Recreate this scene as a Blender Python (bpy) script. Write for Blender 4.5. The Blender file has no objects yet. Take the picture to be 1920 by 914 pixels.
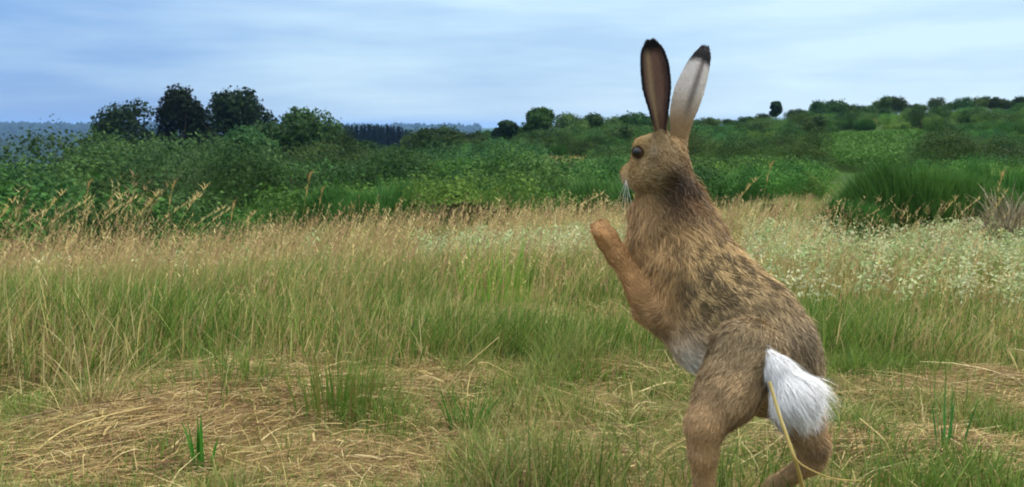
import bpy, math
import numpy as np
from mathutils import Vector

# ------------------------------------------------------------------ camera, sky, sun, exposure
S = bpy.context.scene
COL = S.collection
R = math.radians
rng = np.random.default_rng(11)
F = 2000.0                      # focal length in photograph pixels (1920 wide)
PITCH = math.atan((457 - 235) / F)
CAM = np.array([0.0, 0.0, 0.46])

cam_data = bpy.data.cameras.new("camera")
cam_data.sensor_width = 36.0
cam_data.lens = 36.0 * F / 1920.0
cam_data.clip_start = 0.02
cam_data.clip_end = 20000.0
cam_data.dof.use_dof = True
cam_data.dof.focus_distance = 1.9
cam_data.dof.aperture_fstop = 18.0
cam = bpy.data.objects.new("camera", cam_data)
cam.location = CAM
cam.rotation_euler = (math.pi / 2 - PITCH, 0, 0)
COL.objects.link(cam)
S.camera = cam

SUN_AZ = R(70)                  # clockwise from the view direction (+Y) towards +X
SUN_EL = R(52)
world = bpy.data.worlds.new("World")
S.world = world
world.use_nodes = True
wn, wl = world.node_tree.nodes, world.node_tree.links
wn.clear()
w_out = wn.new("ShaderNodeOutputWorld")
w_bg = wn.new("ShaderNodeBackground")
w_bg.inputs["Strength"].default_value = 0.1
w_sky = wn.new("ShaderNodeTexSky")
w_sky.sky_type = 'NISHITA'
w_sky.sun_disc = False
w_sky.sun_elevation = SUN_EL
w_sky.sun_rotation = SUN_AZ
w_sky.air_density = 1.0
w_sky.dust_density = 0.6
w_sky.ozone_density = 3.0
# thin layered cloud over the clear sky: stretched noise on the sky direction
w_tc = wn.new("ShaderNodeTexCoord")
w_map = wn.new("ShaderNodeMapping")
w_map.inputs["Scale"].default_value = (1.5, 1.5, 11.0)
w_map.inputs["Location"].default_value = (3.1, 0.4, 0.7)
w_map.inputs["Rotation"].default_value = (0.0, R(2), 0.0)
w_noise = wn.new("ShaderNodeTexNoise")
w_noise.inputs["Scale"].default_value = 2.2
w_noise.inputs["Detail"].default_value = 6.0
w_noise.inputs["Roughness"].default_value = 0.5
w_geo = wn.new("ShaderNodeSeparateXYZ")          # sky direction: z = sine of the elevation
w_dot = wn.new("ShaderNodeVectorMath"); w_dot.operation = 'DOT_PRODUCT'
w_dot.inputs[1].default_value = (math.sin(SUN_AZ) * math.cos(SUN_EL), math.cos(SUN_AZ) * math.cos(SUN_EL), math.sin(SUN_EL))
w_glow = wn.new("ShaderNodeMapRange")             # thin cloud scatters more light towards the hidden sun
w_glow.inputs["From Min"].default_value = -0.09
w_glow.inputs["From Max"].default_value = 0.39
w_ramp = wn.new("ShaderNodeMapRange")
w_ramp.inputs["From Min"].default_value = 0.36
w_ramp.inputs["From Max"].default_value = 0.66
w_ramp.inputs["To Min"].default_value = -0.34
w_ramp.inputs["To Max"].default_value = 0.26
w_add = wn.new("ShaderNodeMath"); w_add.operation = 'ADD'; w_add.use_clamp = True
w_cloud = wn.new("ShaderNodeMix"); w_cloud.data_type = 'RGBA'
w_cloud.inputs["A"].default_value = (0.80, 1.60, 3.1, 1)
w_cloud.inputs["B"].default_value = (2.55, 3.45, 4.1, 1)
# overcast luminance rises from horizon to zenith (about threefold) and grows whiter
w_up = wn.new("ShaderNodeMapRange")
w_up.interpolation_type = 'SMOOTHSTEP'
w_up.inputs["From Min"].default_value = 0.05
w_up.inputs["From Max"].default_value = 0.85
w_zen = wn.new("ShaderNodeMix"); w_zen.data_type = 'RGBA'
w_zen.inputs["B"].default_value = (8.6, 9.0, 9.2, 1)
w_mix = wn.new("ShaderNodeMix"); w_mix.data_type = 'RGBA'
w_mix.inputs["Factor"].default_value = 0.90
wl.new(w_tc.outputs["Generated"], w_map.inputs["Vector"])
wl.new(w_tc.outputs["Generated"], w_geo.inputs["Vector"])
wl.new(w_tc.outputs["Generated"], w_dot.inputs[0])
wl.new(w_dot.outputs["Value"], w_glow.inputs["Value"])
wl.new(w_map.outputs["Vector"], w_noise.inputs["Vector"])
wl.new(w_noise.outputs["Fac"], w_ramp.inputs["Value"])
wl.new(w_ramp.outputs["Result"], w_add.inputs[0])
wl.new(w_glow.outputs["Result"], w_add.inputs[1])
wl.new(w_add.outputs[0], w_cloud.inputs["Factor"])
wl.new(w_geo.outputs["Z"], w_up.inputs["Value"])
wl.new(w_up.outputs["Result"], w_zen.inputs["Factor"])
wl.new(w_cloud.outputs["Result"], w_zen.inputs["A"])
wl.new(w_sky.outputs["Color"], w_mix.inputs["A"])
wl.new(w_zen.outputs["Result"], w_mix.inputs["B"])
wl.new(w_mix.outputs["Result"], w_bg.inputs["Color"])
wl.new(w_bg.outputs["Background"], w_out.inputs["Surface"])

sun_data = bpy.data.lights.new("sun", 'SUN')
sun_data.energy = 1.5
sun_data.angle = R(14)
sun_data.color = (1.0, 0.95, 0.86)
sun = bpy.data.objects.new("sun", sun_data)
sd = Vector((math.sin(SUN_AZ) * math.cos(SUN_EL), math.cos(SUN_AZ) * math.cos(SUN_EL), math.sin(SUN_EL)))
sun.rotation_euler = (-sd).to_track_quat('-Z', 'Y').to_euler()
sun.location = (3, -2, 8)
COL.objects.link(sun)

S.view_settings.view_transform = 'Standard'
S.view_settings.look = 'None'
S.view_settings.exposure = 1.3
S.view_settings.gamma = 1.0
S.view_settings.use_curve_mapping = False
S.render.engine = 'CYCLES'
S.cycles.use_denoising = True
S.cycles.max_bounces = 5
S.cycles.diffuse_bounces = 2
S.cycles.glossy_bounces = 2
S.cycles.transmission_bounces = 3
S.cycles.volume_bounces = 0
S.cycles.transparent_max_bounces = 6
S.cycles.caustics_reflective = False
S.cycles.caustics_refractive = False
S.cycles.filter_width = 1.9


# ------------------------------------------------------------------ helpers
def lin(r, g, b):
    c = np.array([r, g, b], float) / 255.0
    return np.where(c <= 0.04045, c / 12.92, ((c + 0.055) / 1.055) ** 2.4)


def px(u, v, Y):
    """point at depth Y on the sight line through a photograph pixel"""
    a, b = (u - 960) / F, (457 - v) / F
    d = np.array([a, math.cos(PITCH) + b * math.sin(PITCH), -math.sin(PITCH) + b * math.cos(PITCH)])
    return CAM + d * (Y / d[1])


def hash3(i, j, k, seed):
    n = (i.astype(np.int64) * 374761393 + j.astype(np.int64) * 668265263 + k.astype(np.int64) * 2147483647 + seed * 1274126177) & 0xffffffff
    n = ((n ^ (n >> 13)) * 1274126177) & 0xffffffff
    n = ((n ^ (n >> 16)) * 2246822519) & 0xffffffff
    return ((n ^ (n >> 15)) & 0xffffff) / float(0xffffff)


def noise(p, freq, seed=0):
    p = np.asarray(p, float) * freq
    if p.shape[-1] == 2:
        p = np.concatenate([p, np.zeros(p.shape[:-1] + (1,))], -1)
    i = np.floor(p).astype(np.int64)
    f = p - i
    f = f * f * (3 - 2 * f)
    out = 0
    for a in (0, 1):
        for b in (0, 1):
            for c in (0, 1):
                w = (f[..., 0] if a else 1 - f[..., 0]) * (f[..., 1] if b else 1 - f[..., 1]) * (f[..., 2] if c else 1 - f[..., 2])
                out = out + w * hash3(i[..., 0] + a, i[..., 1] + b, i[..., 2] + c, seed)
    return out


def fbm(p, freq, seed=0, octs=3):
    s, t, amp = 0, 0, 1.0
    for o in range(octs):
        s = s + amp * noise(p, freq * 2 ** o, seed + o * 17)
        t += amp
        amp *= 0.5
    return s / t


def smooth(e0, e1, x):
    t = np.clip((x - e0) / (e1 - e0), 0, 1)
    return t * t * (3 - 2 * t)


def unit(v):
    return v / np.maximum(np.linalg.norm(v, axis=-1, keepdims=True), 1e-9)


def make_mesh(name, verts, faces, cols=None, smooth_shade=False):
    """faces: list of int arrays of shape (n, 3) or (n, 4); cols: per-vertex RGB"""
    me = bpy.data.meshes.new(name)
    verts = np.asarray(verts, np.float32)
    me.vertices.add(len(verts))
    me.vertices.foreach_set("co", verts.ravel())
    loops = np.concatenate([f.ravel() for f in faces]).astype(np.int32)
    totals = np.concatenate([np.full(len(f), f.shape[1]) for f in faces]).astype(np.int32)
    starts = np.concatenate([[0], np.cumsum(totals)[:-1]]).astype(np.int32)
    me.loops.add(len(loops))
    me.loops.foreach_set("vertex_index", loops)
    me.polygons.add(len(totals))
    me.polygons.foreach_set("loop_start", starts)
    me.polygons.foreach_set("loop_total", totals)
    me.polygons.foreach_set("use_smooth", np.full(len(totals), smooth_shade))
    if cols is not None:
        at = me.attributes.new("Col", 'FLOAT_COLOR', 'POINT')
        c4 = np.ones((len(verts), 4), np.float32)
        c4[:, :3] = np.clip(cols, 0, 1)
        at.data.foreach_set("color", c4.ravel())
    me.update(calc_edges=True)
    return me


def add(name, me, mat=None, parent=None, loc=None, **props):
    o = bpy.data.objects.new(name, me)
    if me is not None and mat is not None and len(me.materials) == 0:
        me.materials.append(mat)
    COL.objects.link(o)
    if parent is not None:
        o.parent = parent
    if loc is not None:
        o.location = loc
    for k, v in props.items():
        o[k] = v
    return o


def tag(o, label, category, group=None):
    o["label"] = label
    o["category"] = category
    if group:
        o["group"] = group
    return o


def blades(base, height, width, lean_dir, lean, yaw, c0, c1, nseg=3, curl=1.6):
    """tapered ribbons; lean = horizontal travel of the tip as a share of height"""
    n = len(base)
    t = np.linspace(0, 1, nseg + 1)
    wd = np.stack([np.cos(yaw), np.sin(yaw), np.zeros(n)], -1)
    V, C = [], []
    for k, tk in enumerate(t):
        hz = height * (tk - 0.35 * np.minimum(lean, 1.6) * tk ** 2 * 0.5)
        p = base + lean_dir * (lean * height * tk ** curl)[:, None]
        p = p + np.array([0, 0, 1.0]) * hz[:, None]
        c = c0 + (c1 - c0) * tk
        if k < nseg:
            w = (width * (1 - 0.75 * tk ** 1.5) * 0.5)[:, None] * wd
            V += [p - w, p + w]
            C += [c, c]
        else:
            V.append(p)
            C.append(c)
    m = 2 * nseg + 1
    V = np.stack(V, 1).reshape(-1, 3)
    C = np.stack(C, 1).reshape(-1, 3)
    o = (np.arange(n) * m)[:, None]
    quads = [o + np.array([[2 * k, 2 * k + 1, 2 * k + 3, 2 * k + 2]]) for k in range(nseg - 1)]
    tri = o + np.array([[2 * nseg - 2, 2 * nseg - 1, 2 * nseg]])
    return V, (np.concatenate(quads) if quads else np.zeros((0, 4), int)), tri, C


def ribbons(P, W, C):
    """P: (n, k, 3) centre lines, W: (n, k, 3) half-width vectors, C: (n, k, 3) colours"""
    n, k, _ = P.shape
    V = np.stack([P - W, P + W], 2).reshape(-1, 3)
    CC = np.repeat(C.reshape(-1, 3), 2, axis=0)
    o = (np.arange(n) * 2 * k)[:, None]
    q = np.concatenate([o + np.array([[2 * i, 2 * i + 1, 2 * i + 3, 2 * i + 2]]) for i in range(k - 1)])
    return V, q, np.zeros((0, 3), int), CC


def merge(parts):
    V, Q, T, C, off = [], [], [], [], 0
    for v, q, t, c in parts:
        V.append(v); C.append(c)
        Q.append(q + off); T.append(t + off)
        off += len(v)
    return np.concatenate(V), [np.concatenate(Q), np.concatenate(T)], np.concatenate(C)


def tube(pts, rad, sides=6):
    pts, rad = np.asarray(pts, float), np.asarray(rad, float)
    V = []
    for i in range(len(pts)):
        d = unit(pts[min(i + 1, len(pts) - 1)] - pts[max(i - 1, 0)])
        ref = np.array([1.0, 0, 0]) if abs(d[2]) > 0.7 else np.array([0, 0, 1.0])
        a = unit(np.cross(d, ref)); b = np.cross(d, a)
        for s in range(sides):
            an = 2 * math.pi * s / sides
            V.append(pts[i] + rad[i] * (math.cos(an) * a + math.sin(an) * b))
    Q = [[i * sides + s, i * sides + (s + 1) % sides, (i + 1) * sides + (s + 1) % sides, (i + 1) * sides + s]
         for i in range(len(pts) - 1) for s in range(sides)]
    return np.array(V), np.array(Q)


def tubes(list_, col):
    V, Q, off = [], [], 0
    for p, r, s in list_:
        v, q = tube(p, r, s)
        V.append(v); Q.append(q + off); off += len(v)
    V = np.concatenate(V)
    return V, np.concatenate(Q), np.zeros((0, 3), int), np.tile(col, (len(V), 1)) * (0.75 + 0.5 * noise(V, 25))[:, None]


# ------------------------------------------------------------------ materials
def veg_mat(name, trans=0.3, rnd=0.0, rough=0.6, spec=0.15, hue=0.0):
    m = bpy.data.materials.new(name)
    m.use_nodes = True
    n, l = m.node_tree.nodes, m.node_tree.links
    n.clear()
    out = n.new("ShaderNodeOutputMaterial")
    at = n.new("ShaderNodeAttribute"); at.attribute_name = "Col"
    col = at.outputs["Color"]
    if rnd > 0:
        oi = n.new("ShaderNodeObjectInfo")
        mr = n.new("ShaderNodeMapRange")
        mr.inputs["To Min"].default_value = 1 - rnd
        mr.inputs["To Max"].default_value = 1 + rnd
        mh = n.new("ShaderNodeMapRange")
        mh.inputs["To Min"].default_value = 0.5 - hue
        mh.inputs["To Max"].default_value = 0.5 + hue
        mu = n.new("ShaderNodeMath"); mu.operation = 'MULTIPLY'; mu.inputs[1].default_value = 7.31
        fr = n.new("ShaderNodeMath"); fr.operation = 'FRACT'
        hs = n.new("ShaderNodeHueSaturation")
        l.new(oi.outputs["Random"], mr.inputs["Value"])
        l.new(oi.outputs["Random"], mu.inputs[0])
        l.new(mu.outputs[0], fr.inputs[0])
        l.new(fr.outputs[0], mh.inputs["Value"])
        l.new(mr.outputs["Result"], hs.inputs["Value"])
        l.new(mh.outputs["Result"], hs.inputs["Hue"])
        l.new(col, hs.inputs["Color"])
        col = hs.outputs["Color"]
    pb = n.new("ShaderNodeBsdfPrincipled")
    pb.inputs["Roughness"].default_value = rough
    pb.inputs["Specular IOR Level"].default_value = spec
    l.new(col, pb.inputs["Base Color"])
    if trans > 0:
        tr = n.new("ShaderNodeBsdfTranslucent")
        l.new(col, tr.inputs["Color"])
        mx = n.new("ShaderNodeMixShader")
        mx.inputs[0].default_value = trans
        l.new(pb.outputs[0], mx.inputs[1]); l.new(tr.outputs[0], mx.inputs[2])
        l.new(mx.outputs[0], out.inputs["Surface"])
    else:
        l.new(pb.outputs[0], out.inputs["Surface"])
    return m


M_GRASS = veg_mat("grass_blades", 0.3)
M_STRAW = veg_mat("dry_straw", 0.2)
M_LEAF = veg_mat("shrub_leaves", 0.28, rnd=0.42, hue=0.026, spec=0.05)
M_BROOM = veg_mat("broom_twigs", 0.2, rnd=0.12, hue=0.01)
M_BARK = veg_mat("bark", 0.0, rough=0.9)
M_FOREST = veg_mat("forest_crowns", 0.0, rough=0.9)
M_FUR = veg_mat("hare_fur", 0.12, rough=0.55, spec=0.2)
M_SKIN = veg_mat("hare_undercoat", 0.0, rough=0.9, spec=0.05)

M_GROUND = bpy.data.materials.new("meadow_soil")
M_GROUND.use_nodes = True
gn, gl = M_GROUND.node_tree.nodes, M_GROUND.node_tree.links
gp = gn["Principled BSDF"]
gp.inputs["Roughness"].default_value = 0.95
gp.inputs["Specular IOR Level"].default_value = 0.05
ga = gn.new("ShaderNodeAttribute"); ga.attribute_name = "Col"
gno = gn.new("ShaderNodeTexNoise"); gno.inputs["Scale"].default_value = 34; gno.inputs["Detail"].default_value = 7
gtc = gn.new("ShaderNodeTexCoord")
gmr = gn.new("ShaderNodeMapRange"); gmr.inputs["To Min"].default_value = 0.45; gmr.inputs["To Max"].default_value = 1.5
gmm = gn.new("ShaderNodeMix"); gmm.data_type = 'RGBA'; gmm.blend_type = 'MULTIPLY'; gmm.inputs["Factor"].default_value = 1
gb = gn.new("ShaderNodeBump"); gb.inputs["Strength"].default_value = 0.8; gb.inputs["Distance"].default_value = 0.02
gl.new(gtc.outputs["Object"], gno.inputs["Vector"])
gl.new(gno.outputs["Fac"], gmr.inputs["Value"])
gl.new(ga.outputs["Color"], gmm.inputs["A"])
gl.new(gmr.outputs["Result"], gmm.inputs["B"])
gl.new(gmm.outputs["Result"], gp.inputs["Base Color"])
gl.new(gno.outputs["Fac"], gb.inputs["Height"])
gl.new(gb.outputs["Normal"], gp.inputs["Normal"])

# ------------------------------------------------------------------ terrain
RR = np.array([0, 2.5, 6, 12, 20, 35, 50, 65, 90, 115, 150, 250, 400, 700, 1200, 1700, 2600, 3500, 7000.0])
AA = np.array([-0.55, -0.40, -0.28, -0.15, 0.0, 0.12, 0.26, 0.42, 0.55])
ZZ = np.array([
    [0, 0, 0, 0, 0, 0, 0, 0, 0],
    [0, 0, 0, 0, 0, 0, 0, 0, 0],
    [-.34, -.40, -.42, -.36, -.32, -.30, -.26, -.24, -.22],
    [-1.05, -1.25, -1.30, -1.0, -.84, -.80, -.72, -.70, -.66],
    [-2.6, -2.7, -2.6, -2.1, -1.8, -1.5, -1.05, -1.0, -0.9],
    [-5.2, -4.6, -3.8, -3.0, -2.3, -2.0, -1.5, -1.4, -1.2],
    [-8.0, -6.5, -4.6, -3.2, -1.7, -1.6, -1.2, -1.1, -0.8],
    [-11., -8.5, -5.2, -3.0, -1.6, -1.2, -0.8, -0.5, 0.0],
    [-16., -11., -6.0, -3.2, -1.2, -0.5, 0.3, 0.9, 1.6],
    [-21., -15., -7.5, -4.0, -1.8, -0.4, 1.0, 1.7, 2.4],
    [-27., -21., -11., -6.0, -3.5, -1.5, 0.4, 1.2, 1.8],
    [-42., -38., -26., -11., -9.5, -8.0, -6., -5., -5.],
    [-60., -58., -50., -36., -30., -26., -26., -26., -26.],
    [-52., -52., -52., -52., -50., -48., -48., -48., -48.],
    [-25., -25., -26., -28., -28., -28., -28., -28., -28.],
    [-48., -48., -48., -48., -48., -48., -48., -48., -48.],
    [-5., -6., -6., -7., -8., -8., -8., -8., -8.],
    [-45., -45., -45., -45., -45., -45., -45., -45., -45.],
    [-60., -60., -60., -60., -60., -60., -60., -60., -60.]])


def catmull(t):
    return t * t * (3 - 2 * t) * 0.5 + t * 0.5


def ground(x, y):
    x, y = np.asarray(x, float), np.asarray(y, float)
    r = np.hypot(x, y)
    th = np.arctan2(x, np.maximum(y, 1e-6))
    th = np.where(y < 0, np.sign(x) * 1.57, th)
    i = np.clip(np.searchsorted(RR, r, side='right') - 1, 0, len(RR) - 2)
    t = np.clip((r - RR[i]) / (RR[i + 1] - RR[i]), 0, 1)
    t = np.where(r > 150, t * t * (3 - 2 * t), catmull(t))
    a = np.clip(th, AA[0], AA[-1] - 1e-6)
    j = np.clip(np.searchsorted(AA, a, side='right') - 1, 0, len(AA) - 2)
    s = np.clip((a - AA[j]) / (AA[j + 1] - AA[j]), 0, 1)
    s = s * s * (3 - 2 * s)
    z = (ZZ[i, j] * (1 - t) + ZZ[i + 1, j] * t) * (1 - s) + (ZZ[i, j + 1] * (1 - t) + ZZ[i + 1, j + 1] * t) * s
    p = np.stack([x, y], -1)
    z = z + (noise(p, 2.3, 3) - 0.5) * 0.035 * np.clip(r / 1.5, 0, 1)
    z = z + (noise(p, 0.55, 4) - 0.5) * 0.10 * smooth(2.5, 8, r)
    z = z + (noise(p, 0.12, 5) - 0.5) * 0.5 * smooth(14, 30, r)
    z = z + (fbm(p, 0.004, 6) - 0.5) * 14 * smooth(250, 900, r)
    return z


rad = np.concatenate([[0.15], np.geomspace(0.3, 20, 90), np.geomspace(20.8, 7000, 120)])
ang = np.concatenate([np.linspace(-math.pi, -0.75, 26)[:-1], np.linspace(-0.75, 0.75, 260), np.linspace(0.75, math.pi, 26)[1:-1]])
TH, RD = np.meshgrid(ang, rad)
gx, gy = RD * np.sin(TH), RD * np.cos(TH)
gz = ground(gx, gy)
nr, na = RD.shape
gv = np.stack([gx, gy, gz], -1).reshape(-1, 3)
gv = np.concatenate([gv, [[0, 0, 0]]])
ii, jj = np.meshgrid(np.arange(nr - 1), np.arange(na), indexing='ij')
j2 = (jj + 1) % na
gq = np.stack([ii * na + jj, ii * na + j2, (ii + 1) * na + j2, (ii + 1) * na + jj], -1).reshape(-1, 4)[:, ::-1]
gt = np.stack([np.full(na, nr * na), np.arange(na), (np.arange(na) + 1) % na], -1)[:, ::-1]
gr = np.hypot(gv[:, 0], gv[:, 1])
c_soil, c_thatch, c_moss = lin(88, 76, 48), lin(140, 122, 78), lin(70, 86, 38)
k1 = fbm(gv[:, :2], 1.7, 21)[:, None]
gcol = c_soil * (1 - k1) + c_thatch * k1
k2 = smooth(0.4, 0.62, fbm(gv[:, :2], 2.6, 33))[:, None]
gcol = gcol * (1 - 0.6 * k2) + c_moss * 0.6 * k2
k3 = smooth(3, 12, gr)[:, None]
gcol = gcol * (1 - k3) + (lin(84, 88, 40) * 0.9) * k3
k4 = smooth(20, 40, gr)[:, None]
gcol = gcol * (1 - k4) + lin(52, 74, 30) * k4
add("ground", make_mesh("ground", gv, [gq, gt], gcol, True), M_GROUND, kind="structure")

# ------------------------------------------------------------------ foliage builders


def leaf_cards(P, N, size, cols, elong=1.5):
    """small folded leaf sprays: one rhombus (two triangles) each"""
    n = len(P)
    up = unit(N + rng.normal(0, 0.55, (n, 3)))
    a = unit(np.cross(up, rng.normal(0, 1, (n, 3))))
    b = np.cross(up, a)
    s = size[:, None]
    V = np.stack([P - a * s * elong * 0.5, P + b * s * 0.5 - up * s * 0.12, P + a * s * elong * 0.5, P - b * s * 0.5 - up * s * 0.12], 1).reshape(-1, 3)
    o = (np.arange(n) * 4)[:, None]
    T = np.concatenate([o + np.array([[0, 1, 2]]), o + np.array([[0, 2, 3]])])
    return V, np.zeros((0, 4), int), T, np.repeat(cols, 4, axis=0)


def lobe_points(lobes, n, inner=0.35):
    L = np.array(lobes, float)
    w = L[:, 3] ** 2
    k = rng.choice(len(L), n, p=w / w.sum())
    d = unit(rng.normal(0, 1, (n, 3)))
    d[:, 2] = np.where(rng.random(n) < 0.35, np.abs(d[:, 2]), d[:, 2])
    rr = L[k, 3] * (1 - inner * rng.random(n) ** 1.6)
    bump = 0.52 + 0.96 * fbm(d * 1.0 + k[:, None] * 7.7, 2.9, 40, 3)
    rr = rr * bump * (1 + (rng.random(n) < 0.08) * rng.random(n) * 0.20)
    return L[k, :3] + d * rr[:, None] * np.array([1, 1, 0.92]), d, k


def crown_mesh(name, lobes, n, size, c_dark, c_light, elong=1.5):
    P, D, k = lobe_points(lobes, n)
    P[:, 2] = np.maximum(P[:, 2], 0.01)
    tone = np.clip(0.5 + 2.2 * (fbm(P, 2.2 / max(1, lobes[0][3]), 55) - 0.5) + rng.normal(0, 0.18, n), 0, 1)[:, None]
    cols = c_dark * (1 - tone) + c_light * tone
    return leaf_cards(P, D, size * rng.uniform(0.5, 1.5, n), cols, elong)


def shrub_lobes(w, h, n):
    """lobes filling a rounded mound of half-width w and height h standing on z = 0"""
    L = [(0, 0, h * 0.50, min(w, h) * 0.56)]
    for i in range(n):
        an = rng.uniform(0, 2 * math.pi)
        rr = w * rng.uniform(0.3, 0.78)
        zz = h * rng.uniform(0.22, 0.82) * (1 - 0.35 * (rr / w) ** 2)
        q = min(w, h) * rng.uniform(0.28, 0.50)
        L.append((rr * math.cos(an), rr * math.sin(an), max(zz, q * 0.5), q))
    return L


def limb_set(h, w, r0, n):
    out = [([(0, 0, -0.15 * h), (0.02 * w, 0.01 * w, 0.25 * h), (-0.03 * w, 0.03 * w, 0.55 * h), (0.02 * w, 0, 0.85 * h)],
            [r0, r0 * 0.8, r0 * 0.5, r0 * 0.15], 7)]
    for i in range(n):
        an = i * 2.4 + rng.uniform(-.4, .4)
        z0 = h * rng.uniform(0.15, 0.5)
        e = np.array([math.cos(an) * w * 0.7, math.sin(an) * w * 0.7, z0 + h * rng.uniform(0.2, 0.4)])
        out.append(([(0, 0, z0), tuple(e * 0.5 + np.array([0, 0, z0 * 0.5])), tuple(e)], [r0 * 0.45, r0 * 0.3, r0 * 0.1], 5))
    return out


BARK = lin(84, 72, 58)


def sprays(w, h, n, size, length, c0, c1):
    """upright whip-like twigs fanned out from the base: broom"""
    an = rng.uniform(0, 2 * math.pi, n)
    rr = w * np.sqrt(rng.random(n)) * 0.85
    base = np.stack([np.cos(an) * rr, np.sin(an) * rr, np.zeros(n)], -1)
    dome = h * np.sqrt(np.clip(1 - (rr / w) ** 2 * 1.12, 0.04, 1)) * (0.52 + 0.92 * fbm(base[:, :2], 2.2 / w, 77))
    z0 = dome * rng.uniform(0.0, 0.72, n)
    base[:, 2] = z0
    ld = unit(np.stack([np.cos(an), np.sin(an), np.zeros(n)], -1) + rng.normal(0, 0.6, (n, 3)) * [1, 1, 0])
    hh = np.minimum(length * rng.uniform(0.6, 1.3, n), dome * 1.05 - z0 + 0.08 * h)
    t = rng.random((n, 1))
    tone = np.clip(0.3 + 0.5 * t + 0.8 * (fbm(base, 2.5 / w, 78)[:, None] - 0.5), 0, 1)
    cc = c0 * (1 - tone) + c1 * tone
    return blades(base, hh, np.full(n, size), ld, rng.uniform(0.05, 0.55, n), rng.uniform(0, math.pi, n), cc * 0.9, cc * 1.25, 2)


# shared crown variants, each one metre tall unit mounds scaled on placing
G_DK, G_LT = lin(36, 60, 30), lin(76, 102, 50)
H_DK, H_LT = lin(40, 68, 36), lin(86, 114, 66)
B_DK, B_LT = lin(34, 68, 28), lin(78, 116, 50)


def crown_variant(nm, w, lobes_n, n, size, cd, cl, elong=1.5, stem=True):
    v, q, t, c = crown_mesh(nm, shrub_lobes(w, 1.0, lobes_n), n, size, cd, cl, elong)
    return make_mesh(nm, *(lambda m: (m[0], m[1], m[2]))(merge([(v, q, t, c)])))


HAW = [crown_variant("hawthorn_crown", w, 16, 17000, 0.018, G_DK, G_LT) for w in (0.62, 0.75, 0.9)]
WIL = [crown_variant("willow_crown", w, 18, 15000, 0.016, H_DK, H_LT, 2.4) for w in (0.7, 0.9, 0.8)]
BRA = [crown_variant("bramble_crown", w, 16, 8000, 0.032, lin(48, 80, 34), lin(98, 132, 58)) for w in (1.1, 1.4, 1.2)]
BLK = [crown_variant("blackthorn_crown", w, 18, 9000, 0.030, lin(40, 70, 34), lin(84, 118, 58)) for w in (0.9, 1.1, 1.25, 1.0)]
BRO = []
for w in (0.75, 0.95, 1.1):
    v, q, t, c = sprays(w, 1.0, 5200, 0.020, 0.30, B_DK, B_LT)
    BRO.append(make_mesh("broom_crown", *merge([(v, q, t, c)])))
HAWF = [crown_variant("far_hawthorn_crown", w, 18, 5200, 0.046, G_DK, G_LT) for w in (0.7, 0.85, 0.78)]
STEMS = []
for i in range(3):
    v, q, t, c = tubes(limb_set(0.9, 0.5, 0.045, 6), BARK)
    STEMS.append(make_mesh("shrub_stem", *merge([(v, q, t, c)])))

KINDS = {
    'h': ("hawthorn_shrub", HAW, M_LEAF, "shrub"),
    'w': ("willow_shrub", WIL, M_LEAF, "shrub"),
    'b': ("bramble_bush", BRA, M_LEAF, "bush"),
    'k': ("blackthorn_shrub", BLK, M_LEAF, "shrub"),
    'g': ("broom_bush", BRO, M_BROOM, "bush"),
}
placed = []


def shrub(kind, x, y, h, label, group, wide=1.0, variant=None, sink=0.03):
    name, vs, mat, cat = KINDS[kind]
    if y > 55 and kind in 'hw':
        vs = HAWF
    i = int(rng.integers(len(vs))) if variant is None else variant % len(vs)
    z = float(ground(x, y)) - sink * h
    root = bpy.data.objects.new(name, None)
    COL.objects.link(root)
    root.empty_display_size = 0.2
    root.location = (x, y, z)
    root.rotation_euler = (0, 0, rng.uniform(0, 6.28))
    root.scale = (h * wide, h * wide, h)
    tag(root, label, cat, group)
    add("crown", vs[i], mat, root)
    if kind != 'b':
        add("trunk", STEMS[i % 3], M_BARK, root)
    placed.append((x, y, h * wide * 0.7))
    return root


def at_top(u, v, Y):
    p = px(u, v, Y)
    return p[0], p[1], p[2] - float(ground(p[0], p[1]))


# ------------------------------------------------------------------ trees on the shoulder above the valley
def tree(name, u, v_top, Y, half_w, label, nlobes, n, leaf, cd, cl, group=None, shape=None):
    x, y, h = at_top(u, v_top, Y)
    z = float(ground(x, y))
    lob = []
    for i in range(nlobes):
        an = rng.uniform(0, 2 * math.pi)
        t = rng.random()
        zz = h * (0.20 + 0.68 * t)
        prof = math.sin(math.pi * (0.30 + 0.62 * t)) ** 0.5
        rr = half_w * prof * math.sqrt(rng.random()) * 0.66
        q = half_w * rng.uniform(0.30, 0.52)
        lob.append((rr * math.cos(an), rr * math.sin(an), min(zz, h - q * 0.95), q))
    if shape:
        lob += [(a * half_w, b * half_w, c * h, d * half_w) for a, b, c, d in shape]
    root = bpy.data.objects.new(name, None)
    COL.objects.link(root)
    root.location = (x, y, z)
    tag(root, label, "tree", group)
    add("crown", make_mesh("tree_crown", *merge([crown_mesh("c", lob, n, leaf, cd, cl)])), M_LEAF, root)
    add("trunk", make_mesh("tree_trunk", *merge([tubes(limb_set(h * 0.9, half_w, 0.024 * h, 9), BARK)])), M_BARK, root)
    placed.append((x, y, half_w))
    return root


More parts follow.
